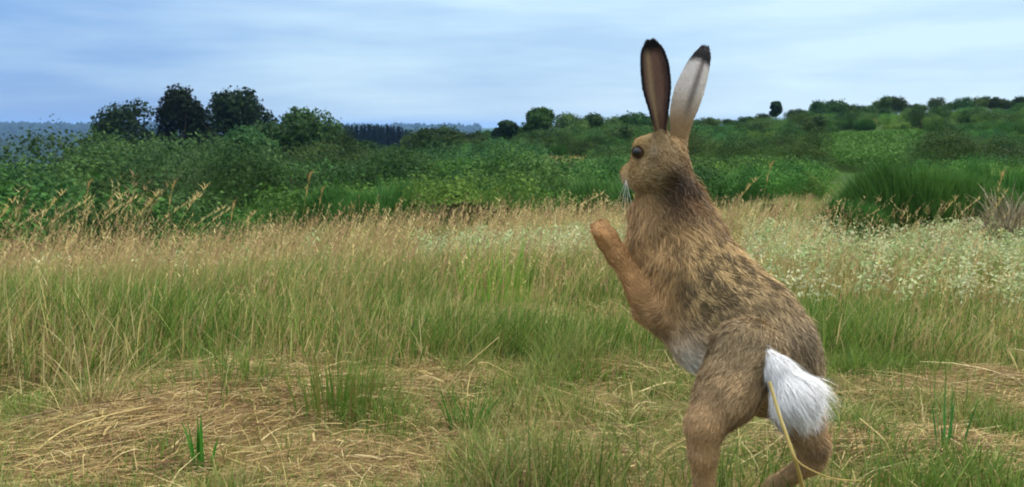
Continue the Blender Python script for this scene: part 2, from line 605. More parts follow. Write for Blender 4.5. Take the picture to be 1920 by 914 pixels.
T_DK, T_LT = lin(20, 36, 22), lin(42, 60, 34)
tree("oak_tree", 232, 172, 84, 3.5, "broad dark oak leaning out over the valley edge", 36, 15000, 0.20, T_DK, T_LT,
     shape=[(0.3, 0, .84, .38), (-.35, 0, .70, .36), (-.75, 0, .50, .28)])
tree("oak_tree", 335, 159, 85, 2.5, "tall narrow dark oak between two broader oaks", 36, 13000, 0.20, T_DK, T_LT,
     shape=[(0, 0, .90, .42), (.35, 0, .82, .36), (-.4, 0, .75, .4)])
tree("oak_tree", 437, 165, 84, 3.7, "broad domed dark oak with a ragged shoot on its top", 38, 15000, 0.20, T_DK, T_LT,
     shape=[(.3, 0, .95, .13), (.22, 0, .88, .28), (-.2, 0, .82, .36), (.65, 0, .68, .3), (.85, 0, .55, .22), (-.6, 0, .66, .35)])
tree("willow_tree", 560, 206, 52, 2.5, "rounded grey-green willow in front of the dark oaks", 30, 15000, 0.12, H_DK, H_LT,
     shape=[(0, 0, .86, .34), (.55, 0, .78, .3), (-.6, 0, .72, .34)])
tree("willow_tree", 462, 228, 48, 1.7, "lower grey-green willow at the foot of the domed oak", 24, 11000, 0.11, H_DK, H_LT)
tree("hawthorn_tree", 1016, 203, 84, 1.45, "upright round-headed hawthorn standing above the scrub skyline", 16, 7000, 0.15, lin(42, 72, 32), lin(80, 112, 54))
tree("hawthorn_tree", 948, 226, 80, 1.15, "small dark ragged hawthorn beside the round-headed one", 12, 5000, 0.14, T_DK, T_LT)
tree("hawthorn_tree", 1456, 190, 104, 0.85, "lone small tree with a bare stem on the hill crest", 10, 1500, 0.15, T_DK, lin(52, 80, 40))

# hand-placed skyline of the scrub hill
for u, v, Y, k, wd in [(795, 234, 84, 'h', .9), (835, 236, 84, 'h', 1.1), (868, 240, 82, 'h', 1), (905, 239, 84, 'h', .7), (985, 235, 86, 'h', 1), (1066, 211, 90, 'h', .75),
                       (1098, 212, 92, 'h', .8), (1130, 220, 92, 'h', .9), (1155, 215, 95, 'w', .8), (1190, 205, 95, 'w', .8), (1225, 214, 97, 'h', 1), (1262, 215, 99, 'h', 1), (1300, 220, 100, 'h', 1), (1330, 217, 102, 'h', 1),
                       (1365, 221, 103, 'h', 1.1), (1400, 220, 104, 'h', 1.1), (1432, 213, 104, 'h', 1), (1490, 204, 104, 'h', .8), (1518, 206, 105, 'h', 1), (1541, 188, 106, 'h', .62), (1570, 182, 106, 'h', .65),
                       (1600, 196, 106, 'h', .9), (1625, 194, 106, 'h', .9), (1652, 180, 107, 'h', .62), (1690, 180, 107, 'h', .7), (1722, 192, 107, 'h', .9), (1756, 182, 108, 'h', .6), (1785, 190, 108, 'h', .8),
                       (1805, 182, 108, 'h', .75), (1835, 180, 108, 'h', .75), (1866, 178, 108, 'h', .75), (1895, 184, 108, 'h', .8), (1925, 180, 108, 'h', .8), (1960, 176, 108, 'h', .8)]:
    x, y, h = at_top(u, v, Y)
    if u < 925:
        wh = "below the spruces' end"
    elif u < 1120:
        wh = "beside the round-headed hawthorn"
    elif u < 1310:
        wh = "past the round-headed hawthorn"
    elif u < 1500:
        wh = "near the lone small tree"
    elif u < 1700:
        wh = "above the bright bracken"
    else:
        wh = "above the tall brooms"
    wd *= 1.25
    lab = ("tall" if h > 3.2 else "low") + (" broad" if wd > 1.05 else " narrow") + " shrub on the skyline " + wh
    shrub(k, x, y, max(h, 0.9), lab, lab, wd)

# named shrubs
NAMED = [
    (15, 318, 20, 'k', 1.1, "dense blackthorn at the open valley's rim"),
    (66, 324, 17.5, 'k', 1.2, "rounded blackthorn under the open valley view"),
    (112, 300, 24, 'h', 1.1, "hawthorn closing off the valley beside the leaning oak"),
    (-40, 322, 18, 'h', 1.1, "hawthorn overhanging the valley's rim"),
    (150, 288, 29, 'h', 1.1, "taller hawthorn stepping up towards the leaning oak"),
    (35, 345, 15, 'b', 1.2, "bramble mound at the foot of the rim blackthorns"),
    (545, 268, 21, 'h', 1.0, "feathery yellow-green shrub in front of the willows"),
    (360, 262, 40, 'w', .8, "round pale willow shrub under the domed oak"),
    (250, 235, 46, 'w', .9, "pale leafy shrub rising against the dark oaks' feet"),
    (190, 262, 40, 'h', 1.0, "dark shrub at the valley edge below the oaks"),
    (640, 226, 55, 'h', 1.0, "shrub at the end of the willow, below the spruces"),
    (1497, 263, 52, 'h', 1.3, "dark lone shrub beside the bright bracken patch"),
    (1850, 240, 30, 'h', 1.15, "large dark hawthorn behind the tall broom"),
    (1770, 255, 34, 'h', 1.1, "grey-green hawthorn between bracken patch and tall broom"),
]
for u, v, Y, k, wd, lab in NAMED:
    x, y, h = at_top(u, v, Y)
    shrub(k, x, y, h, lab, None, wd)


def clear_patch(u, v):
    """bracken opening and the two bare grass openings on the slope"""
    return (1500 < u < 1760 and 262 < v < 326) or (1010 < u < 1105 and 300 < v < 330) or (945 < u < 1000 and 308 < v < 336) or (1560 < u < 1650 and 252 < v < 290)


def fill(n_try, y0, y1, kinds, hts, where, space=0.85, u0=-160, u1=2080, cap=999, vlim=None):
    made = 0
    for _ in range(n_try):
        if made >= cap:
            break
        y = math.exp(rng.uniform(math.log(y0), math.log(y1)))
        u = rng.uniform(u0, u1)
        x = (u - 960) / F * y
        k = kinds[int(rng.integers(len(kinds)))]
        h = rng.uniform(*hts[k])
        z = float(ground(x, y))
        vb = 235 + (0.46 - z) / y * F
        vt = 235 + (0.46 - z - h) / y * F
        if clear_patch(u, vb) or clear_patch(u, (vb + vt) / 2) or clear_patch(u, vt):
            continue
        if vlim is not None and vt < vlim(u):
            continue
        if y > 60 and vt > 330:
            continue
        w = h * 0.7
        if any((x - a) ** 2 + (y - b) ** 2 < (space * (w + c) * 0.75) ** 2 for a, b, c in placed):
            continue
        lab = describe(k, u, h, where)
        shrub(k, x, y, h, lab, lab)
        made += 1
    return made


def skyline(u):
    return np.interp(u, [-200, 0, 120, 160, 300, 420, 640, 780, 900, 1000, 1200, 1330, 1450, 1600, 1920, 2100], [330, 312, 285, 262, 245, 240, 240, 243, 244, 238, 222, 222, 212, 200, 188, 185])


LOOK = {'h': "dark green hawthorn", 'w': "pale grey-green willow shrub", 'b': "low bramble mound", 'k': "spreading blackthorn", 'g': "bright green broom bush"}
MID = {'h': 1.7, 'w': 2.2, 'b': 1.0, 'k': 1.4, 'g': 1.15}


def describe(k, u, h, where):
    """size and kind, where on the slope, and the landmark it grows by"""
    size = "small" if h < MID[k] * 0.85 else ("large" if h > MID[k] * 1.15 else "medium-sized")
    mark = [(150, "by the open valley"), (300, "below the leaning oak"), (470, "below the domed oak"), (620, "below the willow trees"), (770, "below the spruce plantation"),
            (930, "below the dip in the skyline"), (1060, "by the tan grass opening"), (1200, "below the round-headed hawthorn"), (1350, "below the hill's low shoulder"),
            (1500, "below the lone small tree"), (1770, "by the bright bracken"), (9999, "behind the tall brooms")]
    m = next(t for lim_, t in mark if u < lim_)
    return f"{size} {LOOK[k]} {where} {m}"


# first row just past the meadow, then the dip, then the slope
EDGE, DIP, FLANK = "edging the meadow", "in the dip", "on the hillside"
fill(420, 13.5, 19, ['g', 'g', 'b', 'k'], {'g': (0.9, 1.5), 'b': (0.7, 1.2), 'k': (1.0, 1.6)}, EDGE, 0.62, -160, 1230, vlim=lambda u: 318 if u > 200 else 325)
fill(420, 17.5, 25, ['g', 'b', 'k'], {'g': (0.8, 1.2), 'b': (0.6, 1.0), 'k': (0.9, 1.2)}, EDGE, 0.62, 1230, 2080, vlim=lambda u: 300)
fill(900, 19, 36, ['h', 'w', 'b', 'g', 'k'], {'g': (1.2, 2.0), 'b': (0.9, 1.6), 'h': (1.8, 3.0), 'w': (1.8, 3.2), 'k': (1.4, 2.2)}, DIP, 0.6, -160, 1000, vlim=lambda u: skyline(u) + 22)
fill(700, 25, 40, ['g', 'b', 'k'], {'g': (0.8, 1.3), 'b': (0.6, 1.0), 'k': (0.8, 1.3)}, DIP, 0.62, 1000, 2080, vlim=lambda u: 290)
fill(4200, 36, 100, ['b', 'k', 'h', 'k', 'b', 'g'], {'g': (0.7, 1.2), 'b': (0.55, 1.1), 'h': (1.0, 2.0), 'k': (0.7, 1.5)}, FLANK, 0.66, 640, 2080, cap=430, vlim=lambda u: skyline(u) + 4)
fill(700, 36, 80, ['h', 'w', 'h', 'k'], {'k': (1.6, 2.4), 'h': (2.0, 3.4), 'w': (2.0, 3.6)}, FLANK, 0.60, -100, 700, cap=120, vlim=lambda u: skyline(u) + 6)

# spruce plantation far behind
SPR = []
for i in range(3):
    n = 900
    t = rng.random(n) ** 0.7
    an = rng.uniform(0, 2 * math.pi, n)
    rr = 0.17 * (t) * (0.6 + 0.4 * np.abs(np.sin(t * 34))) * rng.uniform(0.6, 1.05, n)
    P = np.stack([rr * np.cos(an), rr * np.sin(an), 1 - t * 0.93], -1)
    D = unit(np.stack([np.cos(an), np.sin(an), -0.3 + 0 * an], -1))
    cc = lin(20, 38, 24) * rng.uniform(0.6, 1.3, (n, 1))
    SPR.append(make_mesh("spruce_crown", *merge([leaf_cards(P, D, rng.uniform(.03, .06, n), cc, 2.0)])))
v, q, t, c = tubes([([(0, 0, -.05), (0, 0, .5), (0, 0, .96)], [.014, .009, .002], 6)], BARK)
SPR_T = make_mesh("spruce_trunk", *merge([(v, q, t, c)]))
for i in range(34):
    row = i % 2
    u = 600 + i * 5.0 + rng.uniform(-1.5, 1.5)
    Y = 250 + row * 7
    x, y, h = at_top(u, 236 + max(0, (u - 735) * 0.25) + rng.uniform(-2.0, 3.0), Y)
    z = float(ground(x, y))
    root = bpy.data.objects.new("spruce_tree", None)
    COL.objects.link(root)
    root.location = (x, y, z)
    root.scale = (h * .8, h * .8, h)
    root.rotation_euler = (0, 0, rng.uniform(0, 6))
    tag(root, "dark spruce in the far plantation row", "tree", "spruces of the far plantation")
    add("crown", SPR[i % 3], M_LEAF, root)
    add("trunk", SPR_T, M_BARK, root)

# forest cloaking the far hills: one mass
n = 13000
u = rng.uniform(-350, 900, n)
kk = rng.random(n)
Y = np.where(kk < 0.35, rng.uniform(850, 1290, n), np.where(kk < .75, rng.uniform(1900, 2650, n), rng.uniform(480, 850, n)))
u = np.where(kk >= .75, rng.uniform(-350, 150, n), u)
fx = (u - 960) / F * Y
fz = ground(fx, Y)
s = rng.uniform(4, 9, n) * np.where(kk >= .75, .6, 1)
oct_v = np.array([[1, 0, 0], [0, 1, 0], [-1, 0, 0], [0, -1, 0], [0, 0, 1.1], [0, 0, -1.0]])
oct_f = np.array([[0, 1, 4], [1, 2, 4], [2, 3, 4], [3, 0, 4], [1, 0, 5], [2, 1, 5], [3, 2, 5], [0, 3, 5]])
V = np.stack([fx, Y, fz + s * 0.4], -1)[:, None, :] + oct_v[None] * s[:, None, None] * rng.uniform(0.75, 1.25, (n, 6, 1))
T = (np.arange(n) * 6)[:, None, None] + oct_f[None]
cc = lin(30, 48, 30) * rng.uniform(0.5, 1.4, (n, 1))
add("forest", make_mesh("forest", V.reshape(-1, 3), [T.reshape(-1, 3)], np.repeat(cc, 6, 0), True), M_FOREST,
    kind="stuff", label="distant woodland covering the blue hills beyond the valley", category="woodland")

# bracken in the opening on the slope
n = 15000
u = rng.uniform(1515, 1730, n)
Y = rng.uniform(42, 60, n)
bx = (u - 960) / F * Y
keep = ((u - 1625) / 112) ** 2 + ((Y - 51) / 10) ** 2 < 0.35 + 1.3 * fbm(np.stack([bx, Y], -1), .35, 300)
u, Y, bx = u[keep], Y[keep], bx[keep]
n = len(bx)
P = np.stack([bx, Y, ground(bx, Y) + 0.25 + rng.random(n) * 0.55], -1)
D = unit(rng.normal(0, 0.5, (n, 3)) + [0, 0, 1])
k = rng.random((n, 1))
add("bracken", make_mesh("bracken", *merge([leaf_cards(P, D, rng.uniform(.06, .12, n), lin(62, 104, 40) * (1 - k) + lin(92, 132, 60) * k, 2.2)])), M_LEAF,
    kind="stuff", label="bright green bracken filling the opening on the hill", category="bracken")

# dry grass in the small openings of the slope
parts = []
for (ua, ub, va, vb, Y) in [(1005, 1110, 300, 322, 50), (945, 1000, 312, 326, 44), (1600, 1640, 258, 275, 84)]:
    n = int(16 * (ub - ua))
    u = rng.uniform(ua, ub, n)
    yy = Y + rng.uniform(-5, 5, n)
    xx = (u - 960) / F * yy
    b = np.stack([xx, yy, ground(xx, yy)], -1)
    k = rng.random((n, 1))
    parts.append(blades(b, rng.uniform(.3, .75, n), np.full(n, .05), unit(rng.normal(0, 1, (n, 3)) * [1, 1, 0]), rng.uniform(.1, .5, n),
                        rng.uniform(0, 3.14, n), lin(150, 140, 80) * np.ones((n, 1)), lin(190, 172, 108) * (.7 + .5 * k), 2))
add("hill_grass", make_mesh("hill_grass", *merge(parts)), M_GRASS, kind="stuff", label="dry tan grass in openings among the hill scrub", category="grass")

# ------------------------------------------------------------------ meadow grass
WIND = np.array([1.0, 0.25, 0])


def scatter(n, y0, y1, spread=0.58):
    y = np.sqrt(rng.uniform(y0 * y0, y1 * y1, n))
    x = rng.uniform(-1, 1, n) * (spread * y + 0.28)
    return np.stack([x, y], -1)


def on_ground(p2, sink=0.004):
    return np.concatenate([p2, (ground(p2[:, 0], p2[:, 1]) - sink)[:, None]], -1)


def uof(p2):
    return 960 + F * p2[:, 0] / p2[:, 1]


def pick(n, cols, wts):
    cols = np.array(cols)
    k = rng.choice(len(cols), n, p=np.array(wts) / np.sum(wts))
    return cols[k] * rng.uniform(0.72, 1.25, (n, 1))


GREENS = [lin(80, 108, 38), lin(100, 126, 50), lin(122, 140, 64), lin(82, 112, 54)]
TANS = [lin(184, 168, 108), lin(160, 146, 90), lin(196, 184, 130), lin(152, 130, 88)]
BANK_Y = lambda p2: 1.94 + 0.28 * (fbm(np.stack([p2[:, 0], 0 * p2[:, 0]], -1), 1.7, 91) - 0.5) + 0.16 * np.exp(-((uof(p2) - 1000) / 260) ** 2) - 0.12 * smooth(500, 0, uof(p2))

# hay mounds: (u, v, half width px, half depth m, height m)
MOUNDS = [(300, 800, 260, .16, .05), (380, 745, 190, .12, .06), (180, 860, 200, .12, .03), (560, 760, 120, .10, .035), (860, 735, 170, .10, .055), (960, 800, 200, .1, .02),
          (1160, 690, 120, .07, .02), (1780, 745, 170, .07, .045), (1860, 715, 80, .05, .05), (1690, 870, 230, .06, .045), (1840, 870, 110, .06, .06), (1000, 890, 200, .08, .015), (60, 690, 110, .1, .04), (650, 900, 200, .08, .015)]
MW = []
for (u_, v_, hw, hd, hh) in MOUNDS:
    yy = 0.46 / ((v_ - 235) / F)
    MW.append(((u_ - 960) / F * yy, yy, hw / F * yy, hd * 1.5, hh * 0.30))


def hay_at(p2):
    d = np.zeros(len(p2)); z = np.zeros(len(p2))
    for (mx, my, hw, hd, hh) in MW:
        g = np.exp(-(((p2[:, 0] - mx) / hw) ** 2 + ((p2[:, 1] - my) / hd) ** 2))
        d = np.maximum(d, g); z = np.maximum(z, hh * g)
    return d, z


parts = []
# short grass of the trampled foreground
p2 = scatter(112000, 0.8, 2.5)
hay, _ = hay_at(p2)
g = fbm(p2, 5.5, 100)
keep = (rng.random(len(p2)) < (0.20 + 0.80 * smooth(0.40, 0.54, g)) * (1 - 0.40 * hay)) & (p2[:, 1] < BANK_Y(p2) + 0.1)
p2 = p2[keep]; n = len(p2)
dry = smooth(0.40, 0.58, fbm(p2, 3.1, 105))[:, None] * 0.6 * (rng.random((n, 1)) < 0.55)
cg = pick(n, GREENS, [2, 3, 3, 1]); ct = pick(n, TANS, [2, 2, 1, 1])
cc = cg * (1 - dry) + ct * dry
hb = (0.028 + 0.064 * smooth(.48, .78, fbm(p2, 4.2, 108))) * (1 - .35 * smooth(1350, 1600, uof(p2))) * rng.uniform(0.6, 1.5, n)
ld = unit(rng.normal(0, 1, (n, 3)) * [1, 1, 0] + WIND * 0.3)
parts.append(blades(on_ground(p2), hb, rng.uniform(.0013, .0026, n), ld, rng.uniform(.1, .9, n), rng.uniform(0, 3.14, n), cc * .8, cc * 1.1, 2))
# low brown thatch everywhere in front
p2 = scatter(15000, 0.8, 2.7)
n = len(p2)
ct = pick(n, TANS + [lin(140, 110, 76)], [2, 2, 1, 2, 2])
ld = unit(rng.normal(0, 1, (n, 3)) * [1, .6, 0])
b = on_ground(p2, -0.002)
parts.append(blades(b, rng.uniform(.012, .05, n), rng.uniform(.0012, .0026, n), ld, rng.uniform(.8, 3.0, n), rng.uniform(0, 3.14, n), ct * .9, ct, 2))
# green bank
p2 = scatter(104000, 1.75, 4.2)
by = BANK_Y(p2)
keep = (p2[:, 1] > by) & (rng.random(len(p2)) < 0.55 + 0.45 * smooth(.35, .6, fbm(p2, 3.0, 111)))
p2 = p2[keep]; n = len(p2); by = by[keep]
tone = fbm(p2 * [1.7, .8], 1.0, 113)
dry = (rng.random(n) < 0.08 + 0.46 * smooth(.44, .66, tone) + 0.34 * smooth(2.4, 3.6, p2[:, 1]))[:, None]
cg = pick(n, GREENS, [3, 3, 3, 1]); ct = pick(n, TANS, [2, 2, 1, 2])
cc = np.where(dry, ct, cg)
hb = (0.018 + 0.115 * smooth(.25, .75, fbm(p2, 1.9, 115))) * rng.uniform(.55, 1.4, n) * (0.8 + 0.2 * smooth(0, .35, p2[:, 1] - by))
ld = unit(rng.normal(0, .8, (n, 3)) * [1, 1, 0] + WIND * 0.5)
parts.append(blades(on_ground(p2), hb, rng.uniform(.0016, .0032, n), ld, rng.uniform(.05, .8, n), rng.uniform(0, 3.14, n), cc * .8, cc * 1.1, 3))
# taller mixed meadow
p2 = scatter(92000, 3.6, 7.6)
n = len(p2)
tone = fbm(p2 * [1.25, .45], 1.0, 117)
right = smooth(1150, 1500, uof(p2))
dryp = 0.26 + 0.45 * smooth(.38, .64, tone) - 0.08 * smooth(600, 200, uof(p2)) - 0.16 * right * smooth(7, 4.5, p2[:, 1]) + 0.12 * smooth(5, 7, p2[:, 1])
dry = (rng.random(n) < dryp)[:, None]
cg = pick(n, GREENS + [lin(118, 132, 66)], [2, 3, 2, 1, 3]); ct = pick(n, TANS + [lin(172, 128, 98)], [2, 2, 2, 2, 2])
cc = np.where(dry, ct, cg)
hb = (0.04 + 0.16 * smooth(.2, .8, fbm(p2, 1.1, 119))) * rng.uniform(.5, 1.3, n) * np.where(dry[:, 0], 1.15, .9) * (1 - .42 * smooth(1480, 1600, uof(p2)))
ld = unit(rng.normal(0, .7, (n, 3)) * [1, 1, 0] + WIND * 0.6)
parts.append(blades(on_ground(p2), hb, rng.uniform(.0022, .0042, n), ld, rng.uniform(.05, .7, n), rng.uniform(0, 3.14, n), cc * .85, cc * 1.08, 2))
# far meadow
p2 = scatter(104000, 7.2, 17.5)
u_ = uof(p2)
lim = np.interp(u_, [-200, 300, 700, 1000, 1250, 1500, 2100], [12.0, 11.0, 11.5, 13.0, 16.0, 17.5, 17.5]) + 1.6 * (fbm(p2, 0.5, 120) - .5)
p2 = p2[p2[:, 1] < lim]; n = len(p2)
tone = fbm(p2 * [.8, .28], 1.0, 121)
right = smooth(1250, 1500, uof(p2))
dryp = 0.34 + 0.45 * smooth(.36, .62, tone) - 0.16 * right - 0.12 * smooth(500, 200, uof(p2))
dry = (rng.random(n) < dryp)[:, None]
cg = pick(n, GREENS + [lin(128, 140, 72)], [1, 2, 3, 1, 4]); ct = pick(n, TANS + [lin(170, 128, 100)], [2, 2, 3, 2, 3])
cc = np.where(dry, ct, cg)
hb = (0.14 + 0.19 * fbm(p2, 0.9, 123)) * rng.uniform(.5, 1.3, n)
ld = unit(rng.normal(0, .6, (n, 3)) * [1, 1, 0] + WIND * 0.6)
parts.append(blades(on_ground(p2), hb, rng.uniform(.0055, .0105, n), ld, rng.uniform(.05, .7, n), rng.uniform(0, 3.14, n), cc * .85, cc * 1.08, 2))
add("grass", make_mesh("meadow_grass", *merge(parts)), M_GRASS, kind="stuff", label="green and tan meadow grass covering the ground", category="grass")

# seeding grass: fine stems with airy reddish-tan heads
parts = []


def seed_grass(n, y0, y1, hts, head, wst, wsp, hcol, umin=-200, umax=2100, nspk=7):
    p2 = scatter(n, y0, y1)
    u_ = uof(p2)
    p2 = p2[(u_ > umin) & (u_ < umax) & ((u_ < 1540) | (rng.random(len(p2)) < .22) | (p2[:, 1] < 3.4))]
    m = len(p2)
    if m == 0:
        return
    b = on_ground(p2)
    h = rng.uniform(*hts, m)
    ld = unit(rng.normal(0, .55, (m, 3)) * [1, 1, 0] + WIND * 0.8)
    ln = rng.uniform(.08, .55, m)
    cst = pick(m, [lin(186, 164, 104), lin(150, 150, 84), lin(176, 140, 100)], [2, 2, 1])
    parts.append(blades(b, h, np.full(m, wst), ld, ln, rng.uniform(0, 3.14, m), cst, cst, 3))
    hc = pick(m, hcol, np.ones(len(hcol)))
    for s_ in range(nspk):
        tk = 1 - head * (s_ + rng.random(m)) / nspk
        hz = h * (tk - 0.35 * ln * tk ** 2 * 0.5)
        pos = b + ld * (ln * h * tk ** 1.6)[:, None] + np.array([0, 0, 1.0]) * hz[:, None]
        dr = unit(rng.normal(0, 1, (m, 3)) * [1, 1, 0] + ld * .5)
        parts.append(blades(pos, h * rng.uniform(.03, .07, m), np.full(m, wsp), dr, rng.uniform(.3, 1.3, m), rng.uniform(0, 3.14, m), hc, hc * 1.1, 1))


HEADS = [lin(186, 162, 106), lin(166, 132, 98), lin(200, 180, 124), lin(156, 124, 92)]
seed_grass(3000, 2.1, 4.0, (.10, .24), .25, .0013, .0030, HEADS)
seed_grass(5200, 3.6, 7.5, (.16, .34), .26, .0018, .0042, HEADS)
seed_grass(6500, 7.0, 11.5, (.24, .44), .28, .0028, .0065, HEADS, umax=1300)
seed_grass(2500, 9.0, 15.5, (.28, .45), .28, .0035, .0075, HEADS, umin=1250)
seed_grass(1600, 3.6, 7.5, (.28, .52), .24, .0018, .0045, HEADS, umax=260)
add("seeding_grass", make_mesh("seeding_grass", *merge(parts)), M_GRASS, kind="stuff", label="fine reddish-tan seed heads standing over the meadow", category="grass")

# pale leafy herbs
parts = []


def herbs(n, u0, u1, y0, y1, hts, cols):
    u = rng.uniform(u0, u1, n)
    y = np.sqrt(rng.uniform(y0 ** 2, y1 ** 2, n))
    p2 = np.stack([(u - 960) / F * y, y], -1)
    k = fbm(p2, 1.8, 131) > 0.44
    p2 = p2[k]; m = len(p2)
    b = on_ground(p2)
    h = rng.uniform(*hts, m)
    ld = unit(rng.normal(0, .7, (m, 3)) * [1, 1, 0])
    ln = rng.uniform(.05, .35, m)
    cst = np.tile(lin(120, 130, 80), (m, 1))
    parts.append(blades(b, h, np.full(m, .003), ld, ln, rng.uniform(0, 3.14, m), cst, cst, 2))
    hc = pick(m, cols, np.ones(len(cols)))
    for s_ in range(30):
        tk = rng.uniform(.35, 1.02, m)
        hz = h * (tk - 0.35 * ln * tk ** 2 * 0.5)
        pos = b + ld * (ln * h * tk ** 1.6)[:, None] + np.array([0, 0, 1.0]) * hz[:, None] + rng.normal(0, .018, (m, 3)) * [1, 1, .5]
        parts.append(leaf_cards(pos, unit(rng.normal(0, .6, (m, 3)) + [0, -.3, .8]), y_size(p2) * rng.uniform(.7, 1.3, m), hc * rng.uniform(.75, 1.2, (m, 1)), 1.8))


def y_size(p2):
    return 0.0054 + 0.0007 * p2[:, 1]


PALE = [lin(180, 188, 136), lin(152, 168, 108), lin(194, 196, 152), lin(140, 158, 102)]
herbs(720, 790, 1190, 4.2, 6.8, (.12, .23), PALE)
herbs(1350, 1400, 2000, 3.6, 6.8, (.09, .19), PALE)
herbs(60, -50, 620, 3.6, 6.0, (.14, .26), PALE)
herbs(110, 1380, 2000, 2.6, 3.6, (.08, .16), PALE)
add("flowering_herbs", make_mesh("flowering_herbs", *merge(parts)), M_GRASS, kind="stuff", label="pale grey-green leafy herbs mixed into the meadow", category="herbs")

# hay
n = 23000
mw = np.array(MW)
k = rng.choice(len(mw), n, p=(mw[:, 2] * mw[:, 3]) ** .75 / ((mw[:, 2] * mw[:, 3]) ** .75).sum())
p2 = mw[k, :2] + rng.normal(0, .62, (n, 2)) * mw[k, 2:4]
ext = rng.random(n) < 0.13
p2[ext] = scatter(int(ext.sum()), 0.85, 2.6)
ok = p2[:, 1] > 0.75
p2 = p2[ok]; n = len(p2)
_, hz = hay_at(p2)
flow = (fbm(p2, 1.9, 141) - .5) * 3.4 + rng.normal(0, .85, n)
L = rng.uniform(.010, .030, n) * np.exp(rng.normal(.75, .55, n)) * np.where(rng.random(n) < .06, 1.9, 1)
d = np.stack([np.cos(flow), np.sin(flow), np.zeros(n)], -1)
side = np.stack([-np.sin(flow), np.cos(flow), np.zeros(n)], -1)
bend = rng.normal(0, .06, n)
arch = np.abs(rng.normal(0, .004, n)) * (1 + 2.5 * (rng.random(n) < .04))
z0 = ground(p2[:, 0], p2[:, 1]) + .003 + hz * rng.uniform(.35, 1.08, n) + rng.random(n) * .008
tilt = rng.normal(0, .05, n)
K = 4
P = []
for t in np.linspace(-.5, .5, K):
    q = np.concatenate([p2, z0[:, None]], -1) + d * (L * t)[:, None] + side * (bend * L * (t * t * 4))[:, None]
    q[:, 2] += arch * (1 - 4 * t * t) + tilt * L * t
    q[:, 2] = np.maximum(q[:, 2], ground(q[:, 0], q[:, 1]) + .002)
    P.append(q)
P = np.stack(P, 1)
wv = unit(side * rng.uniform(.4, 1, (n, 1)) + np.array([0, 0, 1.0]) * rng.normal(0, .7, (n, 1))) * (.00022 * np.exp(rng.normal(.45, .45, n)))[:, None]
Wd = np.repeat(wv[:, None, :], K, 1)
cc = pick(n, [lin(186, 164, 110), lin(170, 144, 94), lin(202, 184, 134), lin(142, 114, 78), lin(112, 86, 62)], [4, 4, 2, 4, 4])
parts = [ribbons(P, Wd, np.repeat(cc[:, None, :], K, 1))]
add("hay", make_mesh("hay", *merge(parts)), M_STRAW, kind="stuff", label="matted cut hay lying in swaths on the ground", category="hay")


# individual stems and tufts
def stalk_mesh(h, bend, bdir, w, col, head=0.0, hcol=None, nspk=26, spl=.05, segs=8):
    t = np.linspace(0, 1, segs)
    bdir = unit(np.array(bdir, float))
    pts = np.stack([bdir * (bend * h * tk ** 2.0) + np.array([0, 0, h * (tk - .3 * bend * tk ** 2.5)]) for tk in t])
    parts_ = []
    v, q = tube(pts, w * (1 - .7 * t) * .5, 4)
    parts_.append((v, q, np.zeros((0, 3), int), np.tile(col, (len(v), 1))))
    if head > 0:
        m = nspk
        tk = 1 - head * rng.random(m)
        pos = np.stack([np.interp(tk, t, pts[:, i]) for i in range(3)], -1)
        dr = unit(rng.normal(0, 1, (m, 3)) * [1, 1, 0] + bdir * .6)
        hc = np.array(hcol) * rng.uniform(.8, 1.2, (m, 1))
        parts_.append(blades(pos - [0, 0, .005], h * spl * rng.uniform(.6, 1.3, m), np.full(m, w * 1.5), dr, rng.uniform(.3, 1.2, m), rng.uniform(0, 3.14, m), hc, hc, 2))
    return make_mesh("grass_stalk", *merge(parts_))


STALKS = [stalk_mesh(1, .38, (1, .2, 0), .0050, lin(186, 166, 104), .26, lin(204, 178, 116)),
          stalk_mesh(1, .12, (1, -.2, 0), .0050, lin(176, 160, 96), .22, lin(190, 160, 104)),
          stalk_mesh(1, .6, (1, .3, 0), .0050, lin(196, 176, 116), .30, lin(206, 184, 128))]
# tall stalks rising in front of the scrub: (u, v of tip, distance, form)
for u_, v_, Y, f in [(100, 345, 4.6, 0), (128, 352, 4.8, 2), (165, 338, 4.4, 1), (212, 352, 5.0, 0), (235, 345, 4.7, 2), (285, 344, 5.0, 0), (322, 338, 4.6, 1), (352, 335, 4.7, 2), (375, 333, 4.6, 0),
                     (398, 362, 5.2, 2), (425, 366, 5.2, 2), (440, 375, 5.0, 1), (580, 322, 5.2, 1), (604, 350, 6.0, 1), (660, 382, 6.5, 1), (700, 376, 6.6, 0), (745, 380, 6.6, 1), (1112, 335, 5.0, 2), (1128, 356, 5.0, 2),
                     (1444, 302, 5.6, 1), (1408, 322, 5.4, 0), (1640, 380, 6.0, 2), (1700, 388, 6, 0), (1790, 358, 5, 0), (1850, 352, 4.8, 2), (1880, 318, 4.4, 1), (1900, 345, 4.5, 0), (50, 372, 4.2, 2), (20, 356, 4.2, 0), (470, 385, 5.5, 0)]:
    x, y, h = at_top(u_, v_, Y)
    me = STALKS[f]
    bx_ = {0: .38, 1: .12, 2: .6}[f] * h
    o = add("grass_stalk", me, M_GRASS, None, (x - bx_ * .9, y, float(ground(x, y)) - .005))
    o.scale = (h * 1.05,) * 3
    o.rotation_euler = (0, 0, rng.uniform(-.5, .5))
    tag(o, "tall dry seeding grass stalk rising against the dark scrub", "grass stalk", "tall stalks in front of the scrub")

